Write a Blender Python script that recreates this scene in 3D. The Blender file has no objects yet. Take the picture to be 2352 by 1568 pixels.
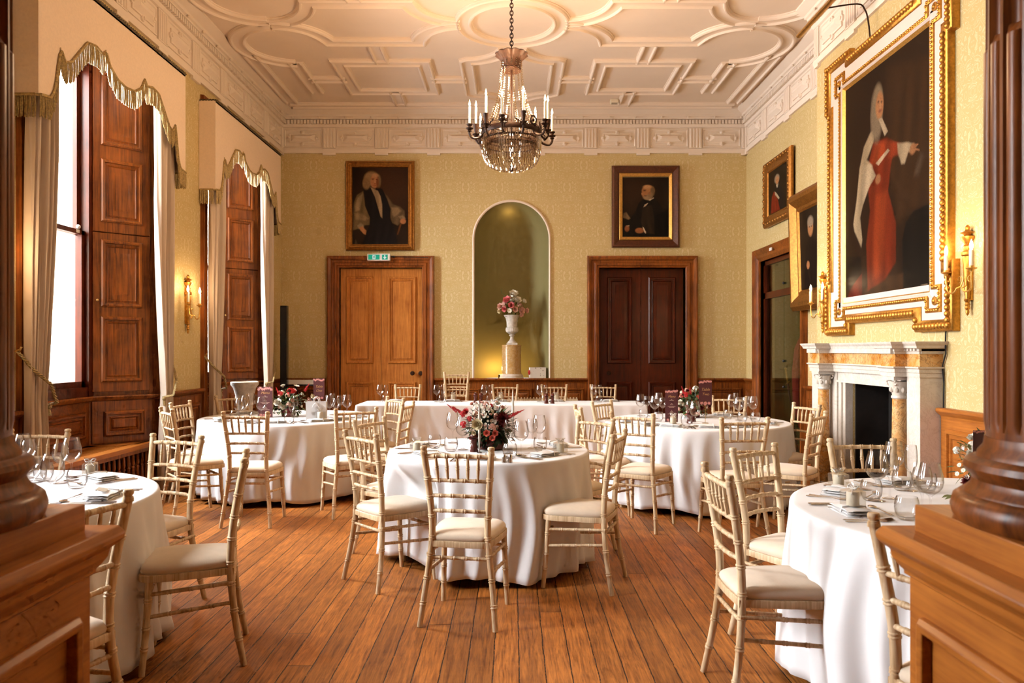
import bpy, math, random
import numpy as np
from mathutils import Vector, Matrix
R = random.Random(7)
PI = math.pi
F, CX, CY, HC = 1740.0, 1177.0, 803.0, 1.45
def wx(px, D): return (px - CX) * D / F
def wz(py, D): return HC - (py - CY) * D / F
def on_z(px, py, z):            # the point at height z seen there
    D = (HC - z) * F / (py - CY)
    return Vector(((px - CX) * D / F, D, z))
COL = bpy.context.scene.collection

# ---------------------------------------------------------------- materials
MATS = {}
def nodes(name):
    m = bpy.data.materials.new(name); m.use_nodes = True
    nt = m.node_tree; nt.nodes.clear()
    out = nt.nodes.new('ShaderNodeOutputMaterial')
    return m, nt, out
def N(nt, t, **kw):
    n = nt.nodes.new(t)
    for k, v in kw.items():
        if k.startswith('i_'):
            n.inputs[k[2:].replace('_', ' ')].default_value = v
        else: setattr(n, k, v)
    return n
def L(nt, a, b): nt.links.new(a, b)
def c4(c): return (c[0], c[1], c[2], 1.0)
def principled(nt, out, col=None, rough=.5, metal=0, **kw):
    p = nt.nodes.new('ShaderNodeBsdfPrincipled')
    if col is not None: p.inputs['Base Color'].default_value = c4(col)
    p.inputs['Roughness'].default_value = rough
    p.inputs['Metallic'].default_value = metal
    for k, v in kw.items():
        p.inputs[k.replace('_', ' ')].default_value = v
    L(nt, p.outputs[0], out.inputs[0])
    return p
def math_(nt, op, a, b=None, c=None):
    n = nt.nodes.new('ShaderNodeMath'); n.operation = op
    for i, v in enumerate((a, b, c)):
        if v is None: continue
        if isinstance(v, (int, float)): n.inputs[i].default_value = v
        else: L(nt, v, n.inputs[i])
    return n.outputs[0]
def mixc(nt, f, a, b):
    n = nt.nodes.new('ShaderNodeMix'); n.data_type = 'RGBA'
    for s, v in ((n.inputs[0], f), (n.inputs[6], a), (n.inputs[7], b)):
        if isinstance(v, (int, float)): s.default_value = v
        elif isinstance(v, (tuple, list)): s.default_value = c4(v)
        else: L(nt, v, s)
    return n.outputs[2]
def noise(nt, vec, scale, detail=3, rough=.55, dist=0):
    n = nt.nodes.new('ShaderNodeTexNoise')
    n.inputs['Scale'].default_value = scale; n.inputs['Detail'].default_value = detail
    n.inputs['Roughness'].default_value = rough; n.inputs['Distortion'].default_value = dist
    if vec is not None: L(nt, vec, n.inputs['Vector'])
    return n.outputs['Fac']
def ramp(nt, f, a, b):
    n = nt.nodes.new('ShaderNodeMapRange'); n.inputs[1].default_value = a; n.inputs[2].default_value = b
    L(nt, f, n.inputs[0]); return n.outputs[0]
def objco(nt, scale=(1, 1, 1)):
    t = nt.nodes.new('ShaderNodeTexCoord'); mp = nt.nodes.new('ShaderNodeMapping')
    mp.inputs['Scale'].default_value = scale
    L(nt, t.outputs['Object'], mp.inputs['Vector']); return mp.outputs[0]
def bump(nt, p, h, strength=.3, dist=.01):
    b = nt.nodes.new('ShaderNodeBump'); b.inputs['Strength'].default_value = strength
    b.inputs['Distance'].default_value = dist
    L(nt, h, b.inputs['Height']); L(nt, b.outputs[0], p.inputs['Normal'])
def plain(name, col, rough=.5, metal=0, var=.12, scale=8, bmp=0, **kw):
    m, nt, out = nodes(name); p = principled(nt, out, col, rough, metal, **kw)
    if var:
        f = noise(nt, objco(nt), scale, 4)
        a = tuple(max(0, c * (1 - var)) for c in col); b = tuple(min(1, c * (1 + var)) for c in col)
        L(nt, mixc(nt, ramp(nt, f, .3, .7), a, b), p.inputs['Base Color'])
        if bmp: bump(nt, p, noise(nt, objco(nt), scale * 6, 3), bmp, .004)
    MATS[name] = m; return m
def wood(name, c1, c2, rough=.35, grain='z', sc=1.0, coat=.08):
    m, nt, out = nodes(name); p = principled(nt, out, c1, rough, Specular_IOR_Level=.25)
    p.inputs['Coat Weight'].default_value = coat; p.inputs['Coat Roughness'].default_value = .2
    s = {'x': (1.6, 30, 30), 'y': (30, 1.6, 30), 'z': (30, 30, 1.6)}[grain]
    v = objco(nt, tuple(k * sc for k in s))
    f1 = noise(nt, v, 1.3, 5, .62, .5); f3 = noise(nt, objco(nt), 3.5, 4, .6)
    s2 = {'x': (4, 90, 90), 'y': (90, 4, 90), 'z': (90, 90, 4)}[grain]
    f2 = noise(nt, objco(nt, tuple(k * sc for k in s2)), 1, 2)
    f = math_(nt, 'ADD', math_(nt, 'MULTIPLY', f3, .35), math_(nt, 'ADD', math_(nt, 'MULTIPLY', f1, .45), math_(nt, 'MULTIPLY', f2, .25)))
    L(nt, mixc(nt, ramp(nt, f, .38, .68), c1, c2), p.inputs['Base Color'])
    bump(nt, p, f, .12, .003)
    MATS[name] = m; return m

wood('oak_dark', (.050, .011, .002), (.34, .092, .012), .38, 'z')
wood('oak_dark_x', (.045, .010, .002), (.25, .062, .009), .34, 'x')
wood('oak_door', (.30, .090, .014), (.70, .28, .060), .36, 'z')
wood('oak_column', (.055, .013, .003), (.29, .080, .014), .32, 'z', coat=.0)
wood('oak_pedestal', (.25, .070, .010), (.50, .175, .027), .38, 'y')
wood('dark_wood_shade', (.030, .006, .002), (.11, .017, .004), .3, 'z')  # wood darkened to carry the shade on door leaves and backlit sashes
wood('limed', (.38, .21, .085), (.88, .71, .47), .42, 'z', 1.2, .15)
wood('mill_wood', (.050, .008, .005), (.11, .02, .010), .3, 'z', 2)
plain('plaster', (.88, .76, .64), .75, var=.03, scale=3)
plain('ceil', (.88, .74, .61), .8, var=.03, scale=2)
plain('cloth', (.86, .86, .87), .8, var=.02, scale=5, Sheen_Weight=.2)
plain('napkin', (.84, .83, .82), .85, var=.03, scale=20)
plain('cushion', (.74, .61, .46), .9, var=.05, scale=14, bmp=.15, Sheen_Weight=.3)
plain('curtain', (.88, .73, .58), .9, var=.02, scale=6, Sheen_Weight=.3)
plain('pelmet', (.90, .72, .54), .9, var=.04, scale=60)
plain('fringe', (.38, .26, .09), .5, .15, var=.5, scale=70)
plain('rope', (.36, .26, .11), .6, .1, var=.5, scale=120)
plain('cord_dark', (.10, .07, .03), .6, .1, var=.5, scale=120)
plain('gilt', (.52, .25, .045), .36, .85, var=.28, scale=40, bmp=.3)
plain('gilt_old', (.34, .145, .028), .38, .8, var=.3, scale=40, bmp=.3)
plain('gilt_bright', (.70, .40, .10), .34, .8, var=.2, scale=50, bmp=.3)
plain('frame_brown', (.09, .022, .006), .35, .1, var=.4, scale=40, bmp=.3)
plain('frame_white', (.74, .62, .54), .5, var=.03)
plain('bronze', (.035, .014, .007), .5, .2, var=.4, scale=40, Specular_IOR_Level=.25)
plain('brass', (.60, .36, .12), .28, .9, var=.15, scale=30)
plain('black', (.012, .012, .013), .35, var=.0)
plain('black_gloss', (.015, .016, .02), .12, var=.0)
plain('soot', (.012, .008, .006), .9, var=.4)
plain('silver', (.62, .60, .58), .18, 1, var=.04)
plain('white_plastic', (.78, .78, .76), .4, var=.02)
plain('wax', (.86, .78, .62), .5, var=.03)
plain('stone', (.60, .56, .50), .85, var=.22, scale=18, bmp=.5)
plain('stone_out', (.72, .66, .54), .9, var=.2, scale=5, bmp=.3)
plain('paint_white', (.80, .79, .76), .5, var=.05)
plain('ribbon', (.85, .84, .82), .5, var=.02)
plain('card_tan', (.45, .38, .29), .8, var=.05)
plain('card_maroon', (.075, .012, .014), .6, var=.05)
plain('card_pink', (.72, .30, .26), .7, var=.3, scale=90)
plain('card_gold', (.55, .30, .12), .5, .3, var=.05)
plain('card_text', (.62, .45, .36), .6, var=.05)
plain('paper_bag', (.80, .81, .82), .6, var=.03)
plain('sign_green', (.0, .32, .17), .4, var=.03)
plain('sign_white', (.85, .87, .86), .4, var=.0)
plain('fabric_red', (.22, .006, .008), .85, var=.2)
plain('fabric_black', (.012, .010, .012), .85, var=.2)
plain('niche_paint', (.20, .17, .06), .75, var=.05, scale=3)
plain('closet_paint', (.20, .20, .10), .8, var=.05, scale=3)
plain('leaf', (.060, .105, .022), .5, var=.5, scale=30)
plain('leaf_dark', (.016, .030, .010), .5, var=.5, scale=30)
plain('leaf_grey', (.22, .27, .13), .6, var=.3, scale=30)
plain('petal_white', (.84, .80, .68), .7, var=.06)
plain('petal_cream', (.80, .68, .42), .7, var=.12)
plain('petal_pink', (.74, .20, .22), .7, var=.25)
plain('petal_blush', (.80, .47, .38), .7, var=.2)
plain('petal_red', (.50, .012, .018), .7, var=.3)
plain('petal_burgundy', (.13, .006, .010), .7, var=.4)
plain('petal_coral', (.75, .17, .12), .7, var=.2)
plain('gift_wrap', (.82, .80, .76), .6, var=.02)

def floor_mat():
    m, nt, out = nodes('floor_boards'); p = principled(nt, out, (.3, .1, .03), .36, Specular_IOR_Level=.35)
    t = nt.nodes.new('ShaderNodeTexCoord'); sx = nt.nodes.new('ShaderNodeSeparateXYZ'); L(nt, t.outputs['Object'], sx.inputs[0])
    W = .1185
    wob = math_(nt, 'MULTIPLY', math_(nt, 'SUBTRACT', noise(nt, objco(nt, (0.5, 3, 1)), 2.2, 4, .7), .5), .011)
    xs = math_(nt, 'DIVIDE', math_(nt, 'ADD', math_(nt, 'ADD', sx.outputs[0], .0875), wob), W)
    bi = math_(nt, 'FLOOR', xs)
    wn = nt.nodes.new('ShaderNodeTexWhiteNoise'); wn.noise_dimensions = '1D'; L(nt, bi, wn.inputs['W'])
    ys = math_(nt, 'ADD', math_(nt, 'DIVIDE', sx.outputs[1], 5.2), math_(nt, 'MULTIPLY', wn.outputs['Value'], 7))
    yi = math_(nt, 'FLOOR', ys)
    wn2 = nt.nodes.new('ShaderNodeTexWhiteNoise'); wn2.noise_dimensions = '2D'
    cb = nt.nodes.new('ShaderNodeCombineXYZ'); L(nt, bi, cb.inputs[0]); L(nt, yi, cb.inputs[1]); L(nt, cb.outputs[0], wn2.inputs['Vector'])
    fx = math_(nt, 'FRACT', xs); ex = math_(nt, 'ABSOLUTE', math_(nt, 'SUBTRACT', fx, .5))
    gap = ramp(nt, ex, .468, .487)
    fy = math_(nt, 'FRACT', ys); ey = math_(nt, 'ABSOLUTE', math_(nt, 'SUBTRACT', fy, .5))
    gap2 = ramp(nt, ey, .4985, .4995)
    g = math_(nt, 'MAXIMUM', math_(nt, 'MULTIPLY', gap, ramp(nt, noise(nt, objco(nt, (2, 6, 1)), 3, 4, .75), .3, .48)), math_(nt, 'MULTIPLY', gap2, .45))
    off = nt.nodes.new('ShaderNodeCombineXYZ'); L(nt, math_(nt, 'MULTIPLY', wn2.outputs['Value'], 40), off.inputs[2])
    va = nt.nodes.new('ShaderNodeVectorMath'); va.operation = 'ADD'; L(nt, objco(nt, (42, 2.6, 1)), va.inputs[0]); L(nt, off.outputs[0], va.inputs[1])
    gr = noise(nt, va.outputs[0], 1.5, 6, .65, .9)
    vb = nt.nodes.new('ShaderNodeVectorMath'); vb.operation = 'ADD'; L(nt, objco(nt, (120, 7, 1)), vb.inputs[0]); L(nt, off.outputs[0], vb.inputs[1])
    gr2 = noise(nt, vb.outputs[0], 1, 3, .6)
    fl = noise(nt, objco(nt, (1, 1, 1)), 5, 5, .7)
    f = math_(nt, 'ADD', math_(nt, 'MULTIPLY', gr, .62), math_(nt, 'ADD', math_(nt, 'MULTIPLY', gr2, .22), math_(nt, 'MULTIPLY', fl, .22)))
    base = mixc(nt, ramp(nt, f, .40, .70), (.14, .038, .006), (.60, .22, .045))
    tone = math_(nt, 'ADD', math_(nt, 'MULTIPLY', wn2.outputs['Value'], .62), .60)
    hs = nt.nodes.new('ShaderNodeHueSaturation'); L(nt, tone, hs.inputs['Value']); L(nt, base, hs.inputs['Color'])
    col = mixc(nt, g, hs.outputs[0], (.012, .004, .002))
    L(nt, col, p.inputs['Base Color'])
    L(nt, math_(nt, 'ADD', math_(nt, 'MULTIPLY', gr2, .22), .34), p.inputs['Roughness'])
    bump(nt, p, math_(nt, 'SUBTRACT', math_(nt, 'MULTIPLY', f, .25), g), .5, .004)
    MATS['floor'] = m
floor_mat()

def wallpaper():
    m, nt, out = nodes('damask_wallpaper'); p = principled(nt, out, (.5, .45, .25), .6)
    t = nt.nodes.new('ShaderNodeTexCoord'); s = nt.nodes.new('ShaderNodeSeparateXYZ'); L(nt, t.outputs['Object'], s.inputs[0])
    u = math_(nt, 'ADD', s.outputs[0], s.outputs[1])
    row = math_(nt, 'FLOOR', math_(nt, 'DIVIDE', s.outputs[2], .34))
    sh = math_(nt, 'MULTIPLY', math_(nt, 'MODULO', row, 2), .26)
    uu = math_(nt, 'PINGPONG', math_(nt, 'ADD', math_(nt, 'ADD', u, 20), sh), .26)
    vv = math_(nt, 'FRACT', math_(nt, 'DIVIDE', s.outputs[2], .34))
    cb = nt.nodes.new('ShaderNodeCombineXYZ'); L(nt, uu, cb.inputs[0]); L(nt, math_(nt, 'MULTIPLY', math_(nt, 'PINGPONG', vv, .62), .34), cb.inputs[1])
    n1 = noise(nt, cb.outputs[0], 9, 1.6, .5, 1.0)
    bands = math_(nt, 'ABSOLUTE', math_(nt, 'SINE', math_(nt, 'MULTIPLY', n1, 34)))
    pat = ramp(nt, bands, .45, .2)
    fine = noise(nt, cb.outputs[0], 60, 2)
    pat2 = math_(nt, 'MULTIPLY', pat, ramp(nt, fine, .25, .5))
    L(nt, mixc(nt, math_(nt, 'MULTIPLY', pat2, .5), (.58, .435, .185), (.82, .71, .46)), p.inputs['Base Color'])
    MATS['wallpaper'] = m
wallpaper()

def marble(name, c1, c2, c3, scale):
    m, nt, out = nodes(name); p = principled(nt, out, c1, .25)
    v = objco(nt); n1 = noise(nt, v, scale, 6, .65, 2.0); n2 = noise(nt, v, scale * 1.7, 5, .7, 3.0)
    a = mixc(nt, ramp(nt, n1, .4, .6), c1, c2)
    vein = ramp(nt, math_(nt, 'ABSOLUTE', math_(nt, 'SUBTRACT', n2, .5)), .03, .0)
    L(nt, mixc(nt, math_(nt, 'MULTIPLY', vein, .7), a, c3), p.inputs['Base Color'])
    MATS[name] = m
marble('marble_siena', (.74, .46, .20), (.62, .24, .03), (.12, .035, .012), 3)
marble('marble_white', (.76, .70, .62), (.70, .63, .54), (.58, .50, .42), 2.5)
marble('marble_gold', (.50, .29, .09), (.58, .40, .20), (.10, .05, .02), 14)

def glass_mat(name, tint, g=.9, base=.02, rough=.02, power=3.0, edge=0):
    m, nt, out = nodes(name)
    tr = nt.nodes.new('ShaderNodeBsdfTransparent'); tr.inputs[0].default_value = c4(tint)
    lw0 = nt.nodes.new('ShaderNodeLayerWeight'); lw0.inputs[0].default_value = .5
    if edge: L(nt, mixc(nt, math_(nt, 'MULTIPLY', math_(nt, 'POWER', lw0.outputs['Facing'], 3.5), edge), tint, (.10, .09, .09)), tr.inputs[0])
    gl = nt.nodes.new('ShaderNodeBsdfGlossy'); gl.inputs['Roughness'].default_value = rough
    gl.inputs['Color'].default_value = (1, 1, 1, 1)
    lw = nt.nodes.new('ShaderNodeLayerWeight'); lw.inputs[0].default_value = .5
    f = math_(nt, 'ADD', math_(nt, 'MULTIPLY', math_(nt, 'POWER', lw.outputs['Facing'], power), g), base)
    mx = nt.nodes.new('ShaderNodeMixShader'); L(nt, f, mx.inputs[0]); L(nt, tr.outputs[0], mx.inputs[1]); L(nt, gl.outputs[0], mx.inputs[2])
    L(nt, mx.outputs[0], out.inputs[0]); MATS[name] = m
glass_mat('glass', (.985, .987, .99), .8, .035, .02, 2.6, .5)
glass_mat('pane', (.97, .98, .98), .5, .03, .0)
glass_mat('cabinet_glass', (.80, .86, .78), .6, .04, .0)
glass_mat('crystal', (.93, .86, .74), .85, .22, .06, 1.2)
glass_mat('cellophane', (.93, .92, .89), .6, .10, .25, 1.5)

def emit(name, col, s):
    m, nt, out = nodes(name); e = nt.nodes.new('ShaderNodeEmission'); e.inputs[0].default_value = c4(col); e.inputs[1].default_value = s
    L(nt, e.outputs[0], out.inputs[0]); MATS[name] = m
emit('flame', (1, .72, .40), 22)
emit('lamp_glow', (1, .62, .25), 14)
emit('sign_lit', (.04, .55, .33), .75)
emit('sign_lit_white', (.85, 1, .94), .9)

def paint_mat():
    m, nt, out = nodes('oil_paint'); p = principled(nt, out, (0, 0, 0), .45, Specular_IOR_Level=.1)
    a = nt.nodes.new('ShaderNodeVertexColor'); a.layer_name = 'Col'; L(nt, a.outputs[0], p.inputs['Base Color'])
    MATS['oil_paint'] = m
paint_mat()
def dotted():
    m, nt, out = nodes('dotted_paper'); p = principled(nt, out, (.8, .78, .74), .6)
    v = nt.nodes.new('ShaderNodeTexVoronoi'); v.inputs['Scale'].default_value = 26; v.inputs['Randomness'].default_value = .35
    L(nt, objco(nt), v.inputs['Vector'])
    L(nt, mixc(nt, ramp(nt, v.outputs['Distance'], .26, .2), (.82, .79, .73), (.12, .08, .06)), p.inputs['Base Color']); MATS['dotted'] = m
dotted()

m_ = MATS['curtain']; nt_ = m_.node_tree; p_ = nt_.nodes['Principled BSDF']; tl_ = nt_.nodes.new('ShaderNodeBsdfTranslucent'); tl_.inputs[0].default_value = (.85, .68, .50, 1)
mx_ = nt_.nodes.new('ShaderNodeMixShader'); mx_.inputs[0].default_value = .2; L(nt_, p_.outputs[0], mx_.inputs[1]); L(nt_, tl_.outputs[0], mx_.inputs[2]); L(nt_, mx_.outputs[0], nt_.nodes['Material Output'].inputs[0])

# ---------------------------------------------------------------- mesh builder
class MB:
    def __init__(s): s.v = []; s.f = []; s.mi = []; s.cur = 0
    def add(s, verts, faces, M=None):
        b = len(s.v)
        s.v.extend((M @ Vector(v)) if M is not None else Vector(v) for v in verts)
        for f in faces: s.f.append(tuple(b + i for i in f)); s.mi.append(s.cur)
        return s
    def box(s, x0, x1, y0, y1, z0, z1, M=None):
        v = [(x, y, z) for z in (z0, z1) for y in (y0, y1) for x in (x0, x1)]
        return s.add(v, [(0, 2, 3, 1), (4, 5, 7, 6), (0, 1, 5, 4), (2, 6, 7, 3), (0, 4, 6, 2), (1, 3, 7, 5)], M)
    def prism(s, poly, z0, z1, M=None):
        n = len(poly)
        v = [(p[0], p[1], z0) for p in poly] + [(p[0], p[1], z1) for p in poly]
        f = [tuple(reversed(range(n))), tuple(range(n, 2 * n))] + [(i, (i + 1) % n, n + (i + 1) % n, n + i) for i in range(n)]
        return s.add(v, f, M)
    def lathe(s, prof, seg=16, M=None, cap=True, flute=None):
        v = []; n = len(prof)
        for i, (r, z) in enumerate(prof):
            for k in range(seg):
                a = 2 * PI * k / seg; rr = r * (flute(a, z) if flute else 1)
                v.append((rr * math.cos(a), rr * math.sin(a), z))
        f = [(i * seg + k, i * seg + (k + 1) % seg, (i + 1) * seg + (k + 1) % seg, (i + 1) * seg + k) for i in range(n - 1) for k in range(seg)]
        if cap:
            if prof[0][0] > 1e-5: f.append(tuple(reversed(range(seg))))
            if prof[-1][0] > 1e-5: f.append(tuple(range((n - 1) * seg, n * seg)))
        return s.add(v, f, M)
    def tube(s, pts, r, seg=6, closed=False, M=None, cap=True, flat=None):
        pts = [Vector(p) for p in pts]; n = len(pts)
        rr = r if isinstance(r, (list, tuple)) else [r] * n
        v = []; up = None
        for i, p in enumerate(pts):
            if closed: t = (pts[(i + 1) % n] - pts[i - 1])
            else: t = pts[min(i + 1, n - 1)] - pts[max(i - 1, 0)]
            if t.length < 1e-9: t = Vector((0, 0, 1))
            t.normalize()
            if up is None:
                up = Vector((0, 0, 1)) if abs(t.z) < .9 else Vector((1, 0, 0))
            a = t.cross(up)
            if a.length < 1e-6: a = t.orthogonal()
            a.normalize(); b = a.cross(t); up = b
            for k in range(seg):
                an = 2 * PI * k / seg
                v.append(p + (a * math.cos(an) + b * math.sin(an) * (flat or 1)) * rr[i])
        m = n if closed else n - 1
        f = [(i * seg + k, i * seg + (k + 1) % seg, ((i + 1) % n) * seg + (k + 1) % seg, ((i + 1) % n) * seg + k) for i in range(m) for k in range(seg)]
        if cap and not closed:
            f.append(tuple(reversed(range(seg)))); f.append(tuple(range((n - 1) * seg, n * seg)))
        return s.add(v, f, M)
    def ball(s, c, r, seg=10, rings=6, sc=(1, 1, 1), M=None):
        T = Matrix.Translation(c) @ Matrix.Diagonal((sc[0], sc[1], sc[2], 1))
        if M is not None: T = M @ T
        return s.lathe([(r * math.sin(PI * i / rings), -r * math.cos(PI * i / rings)) for i in range(rings + 1)], seg, T, cap=False)
    def rings(s, rect, prof, Fm, fill=True):          # mitred mouldings round a rectangle, (inset, out) pairs
        u0, u1, v0, v1 = rect; vv = []
        for d, h in prof:
            vv += [Fm @ Vector(q) for q in ((u0 + d, v0 + d, h), (u1 - d, v0 + d, h), (u1 - d, v1 - d, h), (u0 + d, v1 - d, h))]
        f = [(4 * i + k, 4 * i + (k + 1) % 4, 4 * i + 4 + (k + 1) % 4, 4 * i + 4 + k) for i in range(len(prof) - 1) for k in range(4)]
        if fill: n = 4 * (len(prof) - 1); f.append((n, n + 1, n + 2, n + 3))
        return s.add(vv, f)
    def sweep(s, pts, prof, closed=False, Fm=None, loop=False, cap=False):   # 2-D path with mitres, profile (offset to the left, height)
        pts = [Vector((p[0], p[1])) for p in pts]; n = len(pts); vv = []
        for i, p in enumerate(pts):
            if closed: d0, d1 = p - pts[i - 1], pts[(i + 1) % n] - p
            else:
                d1 = pts[i + 1] - p if i < n - 1 else p - pts[i - 1]
                d0 = p - pts[i - 1] if i > 0 else d1
            d0.normalize(); d1.normalize()
            n0 = Vector((-d0.y, d0.x)); n1 = Vector((-d1.y, d1.x)); m = n0 + n1
            if m.length < 1e-6: m = n0.copy()
            m.normalize(); k = 1 / max(.3, m.dot(n0))
            for o, h in prof:
                q = Vector((p.x + m.x * o * k, p.y + m.y * o * k, h))
                vv.append(Fm @ q if Fm is not None else q)
        k = len(prof); mm = n if closed else n - 1; kk = k if loop else k - 1
        f = [(i * k + j, ((i + 1) % n) * k + j, ((i + 1) % n) * k + (j + 1) % k, i * k + (j + 1) % k) for i in range(mm) for j in range(kk)]
        if cap and not closed: f += [tuple(range(k)), tuple(reversed(range((n - 1) * k, n * k)))]
        if loop and not closed: f += [tuple(range(k)), tuple(reversed(range((n - 1) * k, n * k)))]
        return s.add(vv, f)
    def mesh(s, name, mats, smooth=35):
        me = bpy.data.meshes.new(name); me.from_pydata([tuple(v) for v in s.v], [], s.f)
        for m in (mats if isinstance(mats, (list, tuple)) else [mats]): me.materials.append(MATS[m])
        if max(s.mi, default=0) > 0: me.polygons.foreach_set('material_index', s.mi)
        if smooth:
            me.shade_smooth(); me.set_sharp_from_angle(angle=math.radians(smooth))
        me.update(); return me
    def build(s, name, mats, parent=None, smooth=35, loc=None, rotz=0):
        o = bpy.data.objects.new(name, s.mesh(name, mats, smooth)); COL.objects.link(o)
        if parent is not None: o.parent = parent
        if loc is not None: o.location = loc
        if rotz: o.rotation_euler[2] = rotz
        return o
def recalc(o):
    import bmesh
    b = bmesh.new(); b.from_mesh(o.data); bmesh.ops.recalc_face_normals(b, faces=b.faces); b.to_mesh(o.data); b.free(); return o
def tag(o, label=None, cat=None, group=None, kind=None):
    if label: o['label'] = label
    if cat: o['category'] = cat
    if group: o['group'] = group
    if kind: o['kind'] = kind
    return o
def struct(o): o['kind'] = 'structure'; return o
def thing(name, label, cat, loc=(0, 0, 0), rotz=0, group=None):
    o = bpy.data.objects.new(name, None); COL.objects.link(o); o.empty_display_size = .05
    o.location = loc; o.rotation_euler[2] = rotz
    return tag(o, label, cat, group)
KIDS = {}
def dup(root, loc, rotz=0, label=None, group=None, scale=None):
    def cp(o, par):
        c = o.copy(); COL.objects.link(c)
        if par is not None: c.parent = par
        for ch in o.children: cp(ch, c)
        return c
    r = cp(root, None); r.location = loc; r.rotation_euler[2] = rotz
    if label: r['label'] = label
    if group: r['group'] = group
    if scale: r.scale = scale
    return r
def plane_frame(o, U, V):     # maps (u, v, out) to the world
    U = Vector(U); V = Vector(V); W = U.cross(V); M = Matrix.Identity(4)
    for i in range(3): M[i][0] = U[i]; M[i][1] = V[i]; M[i][2] = W[i]; M[i][3] = o[i]
    return M
def arc(cx, cy, r, a0, a1, n=14): return [(cx + r * math.cos(math.radians(a0 + (a1 - a0) * i / n)), cy + r * math.sin(math.radians(a0 + (a1 - a0) * i / n))) for i in range(n + 1)]

def spl(pts, n):     # smooth resample of a polyline
    out = []; P = [Vector(p) for p in pts]; m = len(P) - 1
    for i in range(n + 1):
        t = i / n * m; k = min(int(t), m - 1); f = t - k
        p0, p1, p2, p3 = P[max(k - 1, 0)], P[k], P[k + 1], P[min(k + 2, m)]
        out.append(.5 * ((2 * p1) + (-p0 + p2) * f + (2 * p0 - 5 * p1 + 4 * p2 - p3) * f * f + (-p0 + 3 * p1 - 3 * p2 + p3) * f ** 3))
    return out
# ---------------------------------------------------------------- room shell
XL, XR, YB, ZC = -3.55, 3.60, 11.66, 5.12
XB, BY0, BY1 = 3.25, 4.7, 8.08            # chimney breast
Y0 = -2.6
SB = YB / F
def bx(px): return (px - CX) * SB
def bz(py): return HC - (py - CY) * SB
b = MB(); b.box(-4.4, 4.4, Y0 - .2, YB + .9, -.12, 0); struct(b.build('floor', 'floor', smooth=0))
b = MB(); b.box(-4.4, 4.4, Y0 - .2, YB + .9, ZC, ZC + .15); struct(b.build('ceiling', 'ceil', smooth=0))

# back wall with two door openings and the niche
D1 = (bx(749), bx(780), bx(970), bx(998)); D2 = (bx(1353), bx(1376), bx(1574), bx(1601)); DT, DL = bz(590), bz(615)
NX, NR, NS = -.013, .583, 3.152
wb = MB()
def wseg(x0, x1, z0, z1, y0=YB, y1=YB + .35): wb.box(x0, x1, y0, y1, z0, z1)
wseg(XL - .9, D1[1], 0, ZC + .1); wseg(D1[1], D1[2], DL, ZC + .1); wseg(D1[2], NX - NR, 0, ZC + .1)
wseg(NX + NR, D2[1], 0, ZC + .1); wseg(D2[1], D2[2], DL, ZC + .1); wseg(D2[2], XR + 1.2, 0, ZC + .1)
wseg(NX - NR, NX + NR, 0, 1.0); ar = arc(NX, NS, NR, 180, 0, 28)
v = []
for x, z in ar: v += [(x, YB, z), (x, YB, ZC + .1)]
wb.add(v, [(2 * i, 2 * i + 2, 2 * i + 3, 2 * i + 1) for i in range(len(ar) - 1)])
wb.box(D1[1] - .1, D1[2] + .1, YB + .28, YB + .34, 0, DL + .1); wb.box(D2[1] - .1, D2[2] + .1, YB + .28, YB + .34, 0, DL + .1)  # slabs added behind the leaves to block sky light at the gaps
struct(wb.build('wall_back', 'wallpaper', smooth=0))
nb = MB(); seg = 28
v = []; zs = [1.0 + (NS - 1.0) * i / 6 for i in range(7)]
for z in zs:
    for k in range(seg + 1):
        a = PI * k / seg; v.append((NX - NR * math.cos(a), YB + .95 * NR * math.sin(a), z))
for j in range(1, 13):
    t = PI / 2 * j / 12
    for k in range(seg + 1):
        a = PI * k / seg; v.append((NX - NR * math.cos(t) * math.cos(a), YB + .95 * NR * math.cos(t) * math.sin(a), NS + NR * math.sin(t)))
W = seg + 1
nb.add(v, [(j * W + k, j * W + k + 1, (j + 1) * W + k + 1, (j + 1) * W + k) for j in range(18) for k in range(seg)])
# dome made of horizontal slices needs its front closed along the arch: it meets the wall there
struct(nb.build('wall_niche', 'niche_paint'))
tb = MB()
pth = [(NX - NR, 1.0)] + [(x, z) for x, z in ar] + [(NX + NR, 1.0)]
FB = plane_frame((0, YB, 0), (1, 0, 0), (0, 0, 1))
tb.sweep([(p[0], p[1]) for p in pth], [(-.012, 0), (-.012, .018), (.004, .026), (.022, .018), (.022, 0)], Fm=FB)
struct(tb.build('trim_1', 'plaster'))

# right wall: closet opening and chimney breast
CY0, CY1 = 9.42, 10.98       # closet opening along y
CT = 2.72
wr = MB()
wr.box(XR, XR + .2, CY1, YB + .35, 0, ZC + .1); wr.box(XR, XR + .2, CY0, CY1, CT, ZC + .1); wr.box(XR, XR + .2, Y0, CY0, 0, ZC + .1)
fy0, fy1, fz = 6.27, 7.23, 1.138
wr.box(XB, XR, fy1, BY1, 0, ZC + .1); wr.box(XB, XR, BY0, fy0, 0, ZC + .1); wr.box(XB, XR, fy0, fy1, fz, ZC + .1)
struct(wr.build('wall_right', 'wallpaper', smooth=0))
cl = MB(); cl.box(XR + .85, XR + .9, CY0 - .25, CY1 + .25, 0, 3.0); cl.box(XR + .2, XR + .9, CY1 + .2, CY1 + .25, 0, 3.0); cl.box(XR + .2, XR + .9, CY0 - .25, CY0 - .2, 0, 3.0)
cl.box(XR + .2, XR + .9, CY0 - .25, CY1 + .25, 2.95, 3.0)
struct(cl.build('wall_closet', 'closet_paint', smooth=0))
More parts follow.
